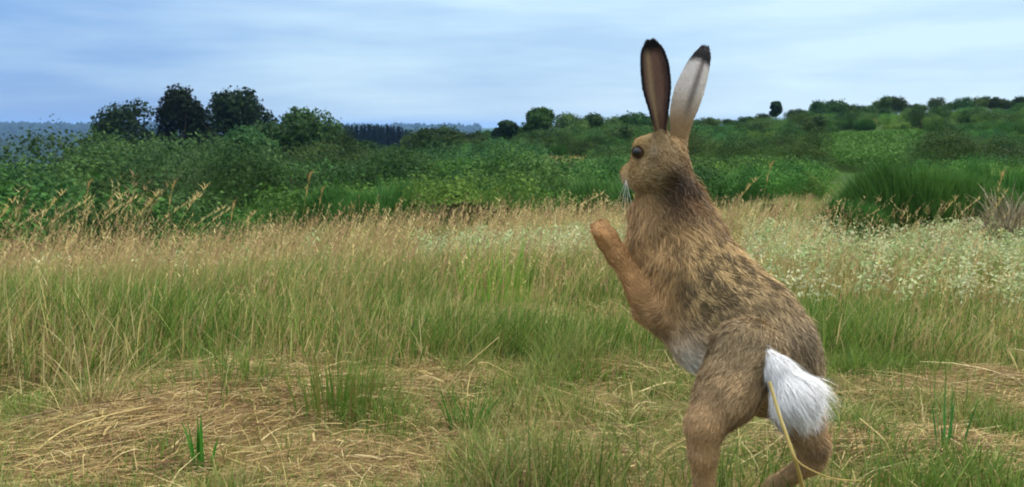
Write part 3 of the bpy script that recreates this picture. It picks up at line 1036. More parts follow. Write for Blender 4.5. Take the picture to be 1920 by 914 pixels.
# bent straw standing in front of the hare's tail
def straw(name, pts, w, col, label, cat="straw", group=None):
    p = np.array(pts)
    t0 = np.linspace(0, 1, len(p)); tt = np.linspace(0, 1, 14)
    q = np.stack([np.interp(tt, t0, p[:, i]) for i in range(3)], -1)
    for _ in range(2):
        q[1:-1] = (q[:-2] + 2 * q[1:-1] + q[2:]) / 4
    v, f = tube(q - q[0], w * np.linspace(1, .7, 14) * .5, 6)
    me = make_mesh(name, v, [f], np.tile(col, (len(v), 1)) * (0.85 + .3 * noise(v, 60))[:, None], True)
    return tag(add(name, me, M_STRAW, None, tuple(q[0])), label, cat, group)


def gnd(u_, v_):
    """ground point under a pixel"""
    y = 0.46 / ((v_ - 235) / F)
    x = (u_ - 960) / F * y
    return np.array([x, y, float(ground(x, y)) - .003])


straw("straw_stem", [gnd(1530, 985), px(1500, 885, .96), px(1468, 800, .965), px(1455, 760, .97), px(1443, 716, .975)], .0042, lin(206, 184, 118), "thick bent straw standing across the hare's tail")
straw("straw_stem", [px(1468, 800, .962), px(1490, 868, .95), px(1560, 900, .955), gnd(1640, 935)], .0018, lin(190, 164, 98), "thin straw crossing the thick bent straw by the hare")
LONG = "long pale straw leaning out of the cut hay"
for pts in [[gnd(800, 770), px(868, 690, 1.72), px(936, 632, 1.73)], [gnd(1088, 935), px(1100, 870, 1.30), px(1111, 820, 1.31)],
            [gnd(0, 885), px(120, 800, 1.5), px(260, 765, 1.58), px(400, 745, 1.72)], [gnd(30, 905), px(160, 830, 1.5), px(330, 760, 1.7), px(560, 728, 1.85)],
            [gnd(270, 765), px(330, 800, 1.56), px(420, 860, 1.42), gnd(540, 900)], [gnd(1560, 893), px(1690, 893, 1.33), px(1790, 888, 1.34)],
            [gnd(1672, 900), px(1670, 850, 1.38), px(1660, 825, 1.38), px(1612, 785, 1.42)], [gnd(870, 770), px(880, 700, 1.78), px(905, 672, 1.78), gnd(985, 715)],
            [gnd(600, 840), px(760, 825, 1.55), px(900, 800, 1.6)], [gnd(1160, 900), px(1090, 880, 1.38), px(1040, 855, 1.4)], [gnd(1625, 850), px(1760, 815, 1.55), px(1820, 795, 1.58)]]:
    straw("straw_stem", pts, .0024, lin(204, 182, 122), LONG, group="long straws over the hay")


def tuft(name, u_, v_, n, h, w, spread, cols, label, cat, lean=(.1, .6), mat=M_GRASS, out=True):
    b0 = gnd(u_, v_)
    an = rng.uniform(0, 6.28, n)
    rr = spread * np.sqrt(rng.random(n))
    b = np.stack([np.cos(an) * rr, np.sin(an) * rr, np.zeros(n)], -1)
    ld = unit(np.stack([np.cos(an), np.sin(an), 0 * an], -1) + rng.normal(0, .4, (n, 3)) * [1, 1, 0])
    c = pick(n, cols, np.ones(len(cols)))
    me = make_mesh(name, *merge([blades(b, h * rng.uniform(.5, 1.1, n), w * rng.uniform(.7, 1.2, n), ld, rng.uniform(*lean, n), rng.uniform(0, 3.14, n), c * .9, c * 1.1, 4)]))
    return tag(add(name, me, mat, None, tuple(b0)), label, cat)


tuft("grass_clump", 362, 885, 9, .085, .0075, .014, [lin(58, 112, 34), lin(70, 124, 42)], "broad-bladed fresh green grass clump in the hay", "grass clump", (.02, .25))
tuft("grass_clump", 880, 815, 60, .085, .0026, .035, [lin(60, 108, 36), lin(80, 120, 46)], "dense short green grass clump beyond the short straws", "grass clump")
tuft("grass_clump", 1800, 880, 14, .11, .004, .02, [lin(74, 124, 58), lin(58, 106, 48)], "blue-green upright grass clump beside grey hay", "grass clump", (.02, .3))
tuft("grass_clump", 620, 800, 150, .12, .0022, .06, [lin(92, 116, 46), lin(120, 110, 56), lin(86, 120, 44)], "brownish upright grass clump at the hay's edge", "grass clump", (.02, .35))
tuft("dry_grass_tuft", 150, 790, 60, .14, .0015, .05, [lin(190, 170, 118), lin(166, 144, 98), lin(140, 122, 84)], "bleached dry grass tuft sprawling before the green bank", "grass tuft", (.1, 1.3), M_STRAW)
tuft("dry_grass_tuft", 930, 545, 90, .20, .004, .10, [lin(110, 152, 52), lin(130, 160, 66)], "fresh yellow-green grass tuft among the pale herbs", "grass tuft", (.02, .35))

# sorrel spikes
for u_, v_, Y in [(886, 465, 4.4), (590, 455, 5.0), (1255, 470, 5.0)]:
    x, y, h = at_top(u_, v_, Y)
    o = add("sorrel_spike", stalk_mesh(1, .05, (1, 0, 0), .012, lin(140, 84, 56), .45, lin(150, 84, 58), 60, .03), M_GRASS, None, (x, y, float(ground(x, y)) - .005))
    o.scale = (h,) * 3
    tag(o, "rust-red sorrel spike standing in the tan meadow", "plant", "sorrel spikes")

# ------------------------------------------------------------------ tall broom at the meadow's side, dead twigs
def big_broom(u_, v_, Y, half_w, n, label, length=.34, size=.012, h=None):
    x, y, hh = at_top(u_, v_, Y)
    h = h or hh
    root = bpy.data.objects.new("broom_bush", None)
    COL.objects.link(root)
    root.location = (x, y, float(ground(x, y)) - .02)
    tag(root, label, "bush")
    add("crown", make_mesh("tall_broom_crown", *merge([sprays(half_w, h, n, size, length, lin(34, 70, 28), lin(80, 122, 54))])), M_BROOM, root)
    add("trunk", make_mesh("tall_broom_stem", *merge([tubes(limb_set(h * .7, half_w * .6, .03, 7), BARK)])), M_BARK, root)


big_broom(1740, 306, 7.3, .68, 9000, "wide tall broom bush standing out in the meadow")
big_broom(1895, 304, 8.2, .58, 6000, "tall broom bush behind the wide one by the grey twigs")
big_broom(1604, 372, 6.9, .26, 2600, "small broom bush at the foot of the wide one", .3)


def twig_shrub(u_, v_, Y, half_w, n, col, label, leaf=None):
    x, y, h = at_top(u_, v_, Y)
    root = bpy.data.objects.new("dead_shrub", None)
    COL.objects.link(root)
    root.location = (x, y, float(ground(x, y)) - .02)
    tag(root, label, "shrub")
    an = rng.uniform(0, 6.28, n)
    b = np.stack([np.cos(an), np.sin(an), 0 * an], -1) * (half_w * .6 * np.sqrt(rng.random(n)))[:, None]
    b[:, 2] = h * .6 * rng.random(n) ** 1.5
    ld = unit(np.stack([np.cos(an), np.sin(an), 0 * an], -1) + rng.normal(0, .6, (n, 3)) * [1, 1, 0])
    c = np.array(col) * rng.uniform(.6, 1.3, (n, 1))
    add("twigs", make_mesh("twigs", *merge([blades(b, h * rng.uniform(.25, .5, n), np.full(n, .006), ld, rng.uniform(.1, 1.2, n), rng.uniform(0, 3.14, n), c, c, 3)])), M_BARK, root, kind="stuff")
    add("trunk", make_mesh("twig_stem", *merge([tubes(limb_set(h * .7, half_w, .014, 8), BARK)])), M_BARK, root)
    if leaf is not None:
        m = int(n * 1.2)
        P = np.stack([rng.normal(0, half_w * .5, m), rng.normal(0, half_w * .5, m), h * rng.uniform(.1, .9, m)], -1)
        add("foliage", make_mesh("twig_leaves", *merge([leaf_cards(P, unit(rng.normal(0, 1, (m, 3))), rng.uniform(.02, .04, m), np.array(leaf) * rng.uniform(.6, 1.3, (m, 1)))])), M_LEAF, root, kind="stuff")


twig_shrub(868, 368, 8.6, .34, 900, lin(96, 84, 62), "half-dead twiggy shrub at the meadow's far edge", lin(66, 78, 40))
twig_shrub(1446, 372, 9.5, .13, 220, lin(84, 74, 52), "tiny dark twiggy shrub alone in pale grass", lin(52, 60, 34))
twig_shrub(1898, 330, 5.6, .20, 500, lin(150, 138, 112), "bleached grey twiggy plant beside the tall broom")

# ------------------------------------------------------------------ the hare
hare = bpy.data.objects.new("brown_hare", None)
COL.objects.link(hare)
hare.location = (0.22, 1.15, float(ground(0.22, 1.15)))
tag(hare, "brown hare rearing on its hind legs with one forepaw raised", "hare")
HO = np.array(hare.location)

C_BACK, C_RUMP = lin(190, 162, 114), lin(158, 138, 106)
C_CHEST, C_BELLY = lin(204, 160, 108), lin(226, 210, 186)
C_THIGH, C_SHANK = lin(158, 136, 102), lin(194, 158, 114)
C_HEAD, C_MUZ, C_ARM = lin(176, 148, 104), lin(200, 160, 104), lin(202, 156, 106)
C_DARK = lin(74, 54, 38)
SH = 4.0   # undercoat lies this many pixels below the fur's outline
# (u, v, Y, r px) -> (u, v, Y, r px), colour, speckle, fur length; listed from nose to tail and from body to toe
PR = [
    # muzzle, skull, cheek
    ((1177, 322, 1.285, 15), (1204, 314, 1.278, 27), C_MUZ, .05, .004),
    ((1177, 336, 1.282, 13), (1200, 338, 1.275, 24), C_MUZ, .05, .004),
    ((1210, 292, 1.276, 27), (1240, 292, 1.272, 43), C_HEAD, .25, .006),
    ((1205, 330, 1.268, 30), (1234, 322, 1.258, 42), C_HEAD, .15, .008),
    ((1199, 270, 1.268, 15), (1218, 268, 1.264, 20), C_HEAD, .1, .004),
    # ear roots
    ((1240, 252, 1.250, 15), (1246, 312, 1.246, 22), lin(158, 134, 98), .15, .007),
    ((1273, 268, 1.298, 16), (1268, 320, 1.280, 24), lin(150, 124, 88), .15, .008),
    # neck and trunk
    ((1246, 310, 1.276, 42), (1262, 380, 1.276, 52), lin(140, 106, 70), .15, .014),
    ((1262, 380, 1.274, 58), (1270, 440, 1.268, 80), lin(184, 146, 98), .25, .020),
    ((1228, 400, 1.275, 46), (1240, 480, 1.270, 62), C_CHEST, .05, .020),
    ((1270, 440, 1.268, 82), (1290, 500, 1.255, 92), C_BACK, .75, .016),
    ((1290, 500, 1.255, 92), (1345, 560, 1.225, 92), C_BACK, 1.0, .014),
    ((1345, 560, 1.225, 92), (1405, 610, 1.195, 92), C_BACK, .9, .014),
    ((1405, 610, 1.195, 92), (1448, 668, 1.170, 88), C_RUMP, .45, .014),
    ((1448, 650, 1.190, 84), (1468, 690, 1.185, 74), C_RUMP, .3, .014),
    # breast and belly
    ((1242, 480, 1.265, 62), (1262, 560, 1.245, 66), C_CHEST, .12, .018),
    ((1262, 560, 1.245, 66), (1322, 628, 1.215, 66), C_CHEST, .15, .016),
    ((1322, 632, 1.215, 64), (1380, 672, 1.190, 56), C_BELLY, 0, .016),
    # near (left) hind leg
    ((1400, 668, 1.125, 76), (1362, 740, 1.100, 62), C_THIGH, .30, .010),
    ((1362, 740, 1.100, 60), (1322, 796, 1.080, 40), C_SHANK, .12, .008),
    ((1322, 796, 1.080, 38), (1318, 850, 1.085, 29), C_SHANK, .10, .006),
    ((1318, 850, 1.085, 29), (1324, 985, 1.125, 21), C_SHANK, .08, .006),
    ((1324, 985, 1.125, 21), (1318, 1010, 1.180, 19), C_SHANK, .05, .006),
    ((1318, 1010, 1.180, 19), (1290, 992, 1.245, 19), C_SHANK, .05, .006),
    # groin between the thighs
    ((1392, 722, 1.150, 56), (1462, 738, 1.165, 50), C_THIGH, .1, .010),
    # far (right) hind leg
    ((1462, 700, 1.180, 72), (1500, 778, 1.165, 46), C_THIGH, .2, .010),
    ((1500, 778, 1.165, 44), (1525, 836, 1.165, 32), C_SHANK, .1, .008),
    ((1525, 836, 1.165, 31), (1522, 864, 1.170, 26), C_SHANK, .08, .006),
    ((1522, 864, 1.170, 26), (1455, 912, 1.215, 21), C_SHANK, .05, .006),
    ((1455, 912, 1.215, 21), (1400, 958, 1.255, 19), C_SHANK, .05, .006),
    # near foreleg: shoulder, elbow, forearm, paw
    ((1264, 515, 1.224, 56), (1240, 578, 1.214, 32), lin(188, 150, 102), .3, .014),
    ((1236, 580, 1.212, 30), (1205, 556, 1.218, 26), C_ARM, .05, .008),
    ((1205, 556, 1.218, 26), (1158, 480, 1.230, 19), C_ARM, .10, .009),
    ((1158, 480, 1.230, 20), (1137, 448, 1.232, 23), C_ARM, .06, .007),
    ((1140, 452, 1.222, 12), (1116, 436, 1.216, 10), C_ARM, .02, .005),
    ((1138, 448, 1.236, 12), (1116, 424, 1.236, 10), C_ARM, .02, .005),
    ((1146, 446, 1.244, 12), (1133, 419, 1.246, 10), C_ARM, .02, .005),
    # far foreleg, folded against the breast
    ((1240, 520, 1.320, 46), (1215, 580, 1.330, 30), C_CHEST, .1, .010),
    ((1215, 580, 1.330, 28), (1196, 490, 1.345, 20), C_ARM, .03, .008),
    ((1196, 490, 1.345, 20), (1188, 470, 1.350, 19), C_ARM, .02, .006),
]
A = np.array([px(a[0], a[1], a[2]) for a, b, c, s, f in PR])
B = np.array([px(b[0], b[1], b[2]) for a, b, c, s, f in PR])
RA = np.array([(a[3] - min(SH, a[3] * .2)) * a[2] / F for a, b, c, s, f in PR])
RB = np.array([(b[3] - min(SH, b[3] * .2)) * b[2] / F for a, b, c, s, f in PR])
PC = np.array([c for a, b, c, s, f in PR]); PS = np.array([s for a, b, c, s, f in PR]); PF = np.array([f for a, b, c, s, f in PR])
PD = unit(B - A)
KB = 0.0042


def prim_d(p):
    out = np.empty((len(PR), len(p)), np.float32)
    for i in range(len(PR)):
        ab = B[i] - A[i]
        t = np.clip(((p - A[i]) @ ab) / (ab @ ab), 0, 1)
        out[i] = np.linalg.norm(p - (A[i] + t[:, None] * ab), axis=1) - (RA[i] + (RB[i] - RA[i]) * t)
    return out


def blend(d):
    m = d.min(0)
    return m - KB * np.log(np.exp(-(d - m) / KB).sum(0))


def weights(p, k=0.006):
    d = prim_d(p)
    w = np.exp(-(d - d.min(0)) / k)
    return (w / w.sum(0)).T


def isosurface(fn, lo, hi, h):
    """naive surface nets"""
    nx, ny, nz = [int(math.ceil((hi[i] - lo[i]) / h)) + 1 for i in range(3)]
    X, Y, Z = np.meshgrid(lo[0] + h * np.arange(nx), lo[1] + h * np.arange(ny), lo[2] + h * np.arange(nz), indexing='ij')
    G = np.stack([X, Y, Z], -1).reshape(-1, 3)
    val = np.concatenate([fn(G[i:i + 200000]) for i in range(0, len(G), 200000)]).reshape(nx, ny, nz)
    ins = val < 0
    c = np.zeros((nx - 1, ny - 1, nz - 1), int)
    offs = [(a, b, d) for a in (0, 1) for b in (0, 1) for d in (0, 1)]
    sl = lambda o: tuple(slice(o[i], (nx, ny, nz)[i] - 1 + o[i]) for i in range(3))
    for o in offs:
        c += ins[sl(o)]
    act = (c > 0) & (c < 8)
    idx = -np.ones(act.shape, int)
    idx[act] = np.arange(act.sum())
    ci = np.argwhere(act)
    acc = np.zeros((len(ci), 3)); cnt = np.zeros(len(ci))
    for o in offs:
        for ax in range(3):
            if o[ax] == 0:
                o2 = list(o); o2[ax] = 1
                v0 = val[ci[:, 0] + o[0], ci[:, 1] + o[1], ci[:, 2] + o[2]]
                v1 = val[ci[:, 0] + o2[0], ci[:, 1] + o2[1], ci[:, 2] + o2[2]]
                cr = (v0 < 0) != (v1 < 0)
                t = np.where(cr, v0 / np.where(cr, v0 - v1, 1), 0)
                q = np.tile(np.array(o, float), (len(ci), 1)); q[:, ax] = t
                acc[cr] += q[cr]; cnt[cr] += 1
    V = np.array(lo) + h * (ci + acc / cnt[:, None])
    faces = []
    for ax in range(3):
        a1, a2 = (ax + 1) % 3, (ax + 2) % 3
        s0 = [slice(None)] * 3; s1 = [slice(None)] * 3
        s0[ax] = slice(0, -1); s1[ax] = slice(1, None)
        e = ins[tuple(s0)] != ins[tuple(s1)]
        fl = ins[tuple(s0)]
        E = np.argwhere(e)
        E = E[(E[:, a1] > 0) & (E[:, a2] > 0) & (E[:, a1] < (nx, ny, nz)[a1] - 1) & (E[:, a2] < (nx, ny, nz)[a2] - 1)]
        f = fl[E[:, 0], E[:, 1], E[:, 2]]
        def cell(d1, d2):
            q = E.copy(); q[:, a1] -= d1; q[:, a2] -= d2
            return idx[q[:, 0], q[:, 1], q[:, 2]]
        quad = np.stack([cell(1, 1), cell(0, 1), cell(0, 0), cell(1, 0)], -1)
        quad[~f] = quad[~f][:, ::-1]
        faces.append(quad)
    return V, np.concatenate(faces)


lo = np.minimum(A - RA[:, None], B - RB[:, None]).min(0) - .015
hi = np.maximum(A + RA[:, None], B + RB[:, None]).max(0) + .015
HV, HQ = isosurface(lambda p: blend(prim_d(p)), lo, hi, 0.0042)
# relax the net once
nb = np.zeros_like(HV); nc = np.zeros(len(HV))
for a_, b_ in ((0, 1), (1, 2), (2, 3), (3, 0)):
    np.add.at(nb, HQ[:, a_], HV[HQ[:, b_]]); np.add.at(nc, HQ[:, a_], 1)
    np.add.at(nb, HQ[:, b_], HV[HQ[:, a_]]); np.add.at(nc, HQ[:, b_], 1)
HV = HV * .5 + .5 * nb / nc[:, None]

# coat markings; the dark nape ones also paint in shade behind the cheek: (u, v, Y, radius m, colour, strength, speckle)
MARKS = [
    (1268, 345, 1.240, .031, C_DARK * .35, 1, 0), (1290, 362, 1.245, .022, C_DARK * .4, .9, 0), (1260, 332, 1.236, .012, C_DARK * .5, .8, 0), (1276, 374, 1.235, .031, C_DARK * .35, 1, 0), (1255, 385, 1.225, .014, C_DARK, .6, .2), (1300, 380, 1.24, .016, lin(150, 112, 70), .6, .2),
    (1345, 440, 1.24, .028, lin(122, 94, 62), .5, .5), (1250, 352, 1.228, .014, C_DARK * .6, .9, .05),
    (1216, 280, 1.242, .007, lin(222, 208, 186), .9, 0), (1193, 268, 1.262, .009, lin(196, 160, 104), .8, 0), (1204, 302, 1.246, .010, lin(196, 170, 128), .7, 0),
    (1222, 300, 1.235, .008, lin(112, 86, 60), .7, 0), (1210, 335, 1.238, .020, lin(186, 160, 118), .7, .1), (1172, 345, 1.28, .013, lin(214, 196, 168), .7, 0),
    (1240, 300, 1.23, .016, lin(150, 122, 84), .6, .2), (1188, 400, 1.25, .018, lin(206, 172, 126), .5, 0),
    (1230, 440, 1.215, .034, lin(192, 150, 100), .5, .15), (1205, 540, 1.20, .026, lin(190, 144, 94), .5, .1),
    (1240, 610, 1.22, .032, lin(206, 178, 140), .5, .1), (1298, 682, 1.19, .026, lin(255, 247, 232), 1, 0), (1328, 690, 1.17, .016, lin(208, 150, 92), .6, 0),
    (1495, 650, 1.13, .030, lin(104, 88, 66), .6, .4), (1430, 770, 1.12, .030, lin(176, 146, 104), .5, .1), (1392, 735, 1.05, .012, lin(206, 190, 164), .35, 0),
    (1365, 800, 1.075, .018, lin(108, 86, 62), .55, .1), (1535, 850, 1.15, .018, lin(96, 78, 58), .7, 0), (1340, 650, 1.14, .020, lin(140, 110, 74), .5, .6),
]
MP = np.array([px(m[0], m[1], m[2]) for m in MARKS])


def coat(p):
    w = weights(p)
    col = w @ PC; sp = w @ PS; fl = w @ PF; dr = unit(w @ PD)
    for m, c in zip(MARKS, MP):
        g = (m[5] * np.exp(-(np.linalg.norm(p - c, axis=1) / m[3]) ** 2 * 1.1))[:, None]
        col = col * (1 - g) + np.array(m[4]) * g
        sp = sp * (1 - g[:, 0]) + m[6] * g[:, 0]
    return col, sp, fl, dr


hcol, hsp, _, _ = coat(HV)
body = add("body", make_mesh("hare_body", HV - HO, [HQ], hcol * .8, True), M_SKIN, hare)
me = body.data
vn = np.empty(len(HV) * 3); me.vertex_normals.foreach_get("vector", vn); vn = vn.reshape(-1, 3)
ctr = HV.mean(0)
print("hare verts", len(HV), "outward", np.mean(np.sum(vn * (HV - ctr), 1) > 0))


def sample_surface(V, Q, N, n):
    T = np.concatenate([Q[:, [0, 1, 2]], Q[:, [0, 2, 3]]])
    ar = np.linalg.norm(np.cross(V[T[:, 1]] - V[T[:, 0]], V[T[:, 2]] - V[T[:, 0]]), axis=1)
    k = rng.choice(len(T), n, p=ar / ar.sum())
    a, b = rng.random(n), rng.random(n)
    s = a + b > 1
    a[s], b[s] = 1 - a[s], 1 - b[s]
    c = 1 - a - b
    tri = T[k]
    f = lambda X: X[tri[:, 0]] * c[:, None] + X[tri[:, 1]] * a[:, None] + X[tri[:, 2]] * b[:, None]
    return f(V), unit(f(N))


def hair(P, N, D, L, lift, w, c0, c1, c2, jitter=.25):
    n = len(P)
    D = D + rng.normal(0, jitter, (n, 3))
    D = unit(D - N * np.sum(D * N, 1, keepdims=True))
    l1 = lift[:, None]
    d1 = unit(D * np.cos(l1) + N * np.sin(l1)); d2 = unit(D * np.cos(l1 * .35) + N * np.sin(l1 * .35))
    h = (L * .5)[:, None]
    P0 = P - N * .0008
    P1 = P0 + d1 * h; P2 = P1 + d2 * h
    roll = rng.normal(0, .6, (n, 1))
    side = unit(np.cross(d1, N))
    wd = (side * np.cos(roll) + N * np.sin(roll)) * (w * .5)[:, None]
    V = np.stack([P0 - wd, P0 + wd, P1 - wd * .85, P1 + wd * .85, P2], 1).reshape(-1, 3)
    C = np.stack([c0, c0, c1, c1, c2], 1).reshape(-1, 3)
    o = (np.arange(n) * 5)[:, None]
    return V, o + np.array([[0, 1, 3, 2]]), o + np.array([[2, 3, 4]]), C


NF = 190000
FP, FN = sample_surface(HV, HQ, vn, NF)
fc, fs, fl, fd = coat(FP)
wob = np.stack([noise(FP, 70, 201), noise(FP, 70, 202), noise(FP, 70, 203)], -1) - .5
fd = unit(fd + wob * .9)
m1 = noise(FP, 230, 210); m2 = noise(FP, 115, 212)
mot = smooth(.40, .60, m1 * .55 + m2 * .45 + rng.normal(0, .06, NF))
dark = lin(46, 36, 28)
lightc = np.minimum(fc * 1.45, 1)
base = fc * rng.uniform(.7, 1.25, (NF, 1))
spk = (dark * (1 - mot[:, None]) + lightc * mot[:, None])
f2 = (np.clip(fs * 1.1 + .06, 0, .95))[:, None]
c_tip = base * (1 - f2) + spk * f2
streak = (0.72 + .56 * (noise(FP, 120, 215) * .5 + noise(FP * [1, 1, .28], 190, 216) * .5))[:, None]
c_tip = c_tip * streak
c_mid = c_tip * .7 + base * .3
c_root = base * .75
Lf = fl * rng.uniform(.65, 1.3, NF) * (1 + .45 * (rng.random(NF) < .06))
lift = rng.uniform(.10, .45, NF) + .35 * (rng.random(NF) < .10)
fur = [hair(FP, FN, fd, Lf, lift, rng.uniform(.00045, .0009, NF), c_root, c_mid, c_tip)]
add("fur", make_mesh("hare_fur", *(lambda r: (r[0] - HO, r[1], r[2]))(merge(fur))), M_FUR, body, kind="stuff")

# tail
TA, TB, TC = px(1424, 636, 1.102), px(1457, 688, 1.081), px(1485, 732, 1.068)
TR = [2 * 1.1 / F, 17 * 1.08 / F, 39 * 1.066 / F]


def tail_sdf(p):
    def seg(a, b, ra, rb):
        ab = b - a; t = np.clip(((p - a) @ ab) / (ab @ ab), 0, 1)
        return np.linalg.norm(p - (a + t[:, None] * ab), axis=1) - (ra + (rb - ra) * t)
    d = np.stack([seg(TA, TB, TR[0], TR[1]), seg(TB, TC, TR[1], TR[2])])
    m = d.min(0)
    return m - .004 * np.log(np.exp(-(d - m) / .004).sum(0))


tp = np.stack([TA, TB, TC])
TV, TQ = isosurface(tail_sdf, tp.min(0) - .04, tp.max(0) + .04, .0035)
C_TAIL = lin(244, 242, 240)
tail = add("tail", make_mesh("hare_tail", TV - HO, [TQ], np.tile(C_TAIL * .9, (len(TV), 1)), True), M_SKIN, hare, label="fluffy white tail")
tn = np.empty(len(TV) * 3); tail.data.vertex_normals.foreach_get("vector", tn); tn = tn.reshape(-1, 3)
n = 26000
P, N = sample_surface(TV, TQ, tn, n)
ax = unit(TC - TA)
D = np.tile(ax, (n, 1)) + rng.normal(0, .1, (n, 3))
tt = np.clip((P - TA) @ ax / np.linalg.norm(TC - TA), 0, 1)
cc = C_TAIL * rng.uniform(.85, 1.02, (n, 1))
mixb = (rng.random(n) < .35 * smooth(.40, .05, tt))[:, None]
cc = np.where(mixb, lin(132, 114, 90) * rng.uniform(.6, 1.2, (n, 1)), cc)
add("fur", make_mesh("tail_fur", *(lambda r: (r[0] - HO, r[1], r[2]))(merge([hair(P, N, D, (.012 + .013 * tt) * rng.uniform(.6, 1.3, n) * (1 + .5 * (rng.random(n) < .08)), (.04 + .30 * tt) * rng.uniform(.2, 1.2, n) + .3 * (rng.random(n) < .12) * tt, rng.uniform(.0003, .0006, n), cc, cc, cc, .10)]))), M_FUR, tail, kind="stuff")


# ears: thin curved shells
def ear(base_px, pts, widths, open_dir, cup, col_fn, label):
    """pts: centre line pixels with depth; widths px; open_dir: where the hollow faces"""
    C = np.array([px(*p) for p in pts])
    t0 = np.linspace(0, 1, len(C)); tt = np.linspace(0, 1, 30)
    C = np.stack([np.interp(tt, t0, C[:, i]) for i in range(3)], -1)
    for _ in range(3):
        C[1:-1] = (C[:-2] + 2 * C[1:-1] + C[2:]) / 4
    W = np.interp(tt, t0, widths) * 1.25 / F * .5
    for _ in range(2):
        W[1:-1] = (W[:-2] + 2 * W[1:-1] + W[2:]) / 4
    cupv = np.interp(tt, np.linspace(0, 1, len(cup)), cup)
    K = 17
    s = np.linspace(-1, 1, K)
    outer, inner, uvs = [], [], []
    for i in range(30):
        ax_ = unit(C[min(i + 1, 29)] - C[max(i - 1, 0)])
        od = unit(np.array(open_dir, float) - ax_ * np.dot(open_dir, ax_))
        sd_ = np.cross(ax_, od)
        ang_ = s * cupv[i]
        r_ = W[i] / max(math.sin(min(cupv[i], 1.57)), .3)
        ro = C[i] + sd_ * (r_ * np.sin(ang_))[:, None] + od * (r_ * (.35 - np.cos(ang_)))[:, None]
        nn = -(sd_ * np.sin(ang_)[:, None] - od * np.cos(ang_)[:, None])
        th = .0014 * (1 - .75 * np.abs(s) ** 3)
        outer.append(ro - nn * th[:, None] * .5); inner.append(ro + nn * th[:, None] * .5)
        uvs.append(np.stack([np.full(K, tt[i]), s], -1))
    O, I, U = np.array(outer).reshape(-1, 3), np.array(inner).reshape(-1, 3), np.array(uvs).reshape(-1, 2)
    V = np.concatenate([O, I]); n0 = len(O)
    Q = []
    for i in range(29):
        for j in range(K - 1):
            a, b, c, d = i * K + j, i * K + j + 1, (i + 1) * K + j + 1, (i + 1) * K + j
            Q += [[a, b, c, d], [n0 + d, n0 + c, n0 + b, n0 + a]]
        Q += [[i * K, (i + 1) * K, n0 + (i + 1) * K, n0 + i * K], [(i + 1) * K + K - 1, i * K + K - 1, n0 + i * K + K - 1, n0 + (i + 1) * K + K - 1]]
    for j in range(K - 1):
        a = 29 * K + j
        Q.append([a, a + 1, n0 + a + 1, n0 + a])
    Q = np.array(Q)
    cols = np.concatenate([col_fn(U, 0), col_fn(U, 1)])
    e = add("ear", make_mesh("hare_ear", V - HO, [Q], cols, True), M_SKIN, hare, label=label)
    en = np.empty(len(V) * 3); e.data.vertex_normals.foreach_get("vector", en); en = en.reshape(-1, 3)
    # short velvet on both faces
    m = 15000
    T = np.concatenate([Q[:, [0, 1, 2]], Q[:, [0, 2, 3]]])
    ar = np.linalg.norm(np.cross(V[T[:, 1]] - V[T[:, 0]], V[T[:, 2]] - V[T[:, 0]]), axis=1)
    k = rng.choice(len(T), m, p=ar / ar.sum())
    a, b = rng.random(m), rng.random(m); sw = a + b > 1; a[sw], b[sw] = 1 - a[sw], 1 - b[sw]; c = 1 - a - b
    f = lambda X: X[T[k, 0]] * c[:, None] + X[T[k, 1]] * a[:, None] + X[T[k, 2]] * b[:, None]
    P, N = f(V), unit(f(en))
    cc = f(cols) * rng.uniform(.8, 1.2, (m, 1))
    D = np.tile(unit(C[-1] - C[0]), (m, 1))
    add("fur", make_mesh("ear_fur", *(lambda r: (r[0] - HO, r[1], r[2]))(merge([hair(P, N, D, rng.uniform(.002, .0045, m), rng.uniform(.05, .25, m), rng.uniform(.0003, .0005, m), cc, cc, cc, .2)]))), M_FUR, e, kind="stuff")
    return e


E_BLACK, E_TAN, E_IN, E_PALE, E_GREY = lin(30, 28, 32), lin(166, 138, 100), lin(128, 98, 82), lin(220, 212, 204), lin(112, 100, 94)


def mixc(a, b, t):
    return a * (1 - t)[:, None] + b * t[:, None]


def ear_near(U, face):
    t, s = U[:, 0], U[:, 1]
    if face:
        c = mixc(np.tile(E_IN, (len(t), 1)), np.tile(lin(94, 70, 64), (len(t), 1)), smooth(.2, .6, s))
        c = mixc(c, np.tile(lin(176, 152, 112), (len(t), 1)), smooth(.28, .0, np.abs(s + .42)) * .75)
    else:
        c = np.tile(E_TAN, (len(t), 1))
    c = mixc(c, np.tile(E_BLACK, (len(t), 1)), np.maximum(smooth(.74, .90, t), smooth(.70, .90, np.abs(s)) * smooth(.12, .35, t)))
    return c


def ear_far(U, face):
    t, s = U[:, 0], U[:, 1]
    c = mixc(np.tile(E_TAN, (len(t), 1)), np.tile(E_PALE, (len(t), 1)), smooth(.25, .6, t))
    if face:
        c = np.tile(E_IN, (len(t), 1)) * 1.0
    else:
        c = mixc(c, np.tile(E_GREY, (len(t), 1)), smooth(.28, .05, np.abs(s + .30)) * smooth(.25, .45, t) * .75)
    c = mixc(c, np.tile(E_BLACK, (len(t), 1)), smooth(.72, .80, t + .03 * np.abs(s)))
    return c


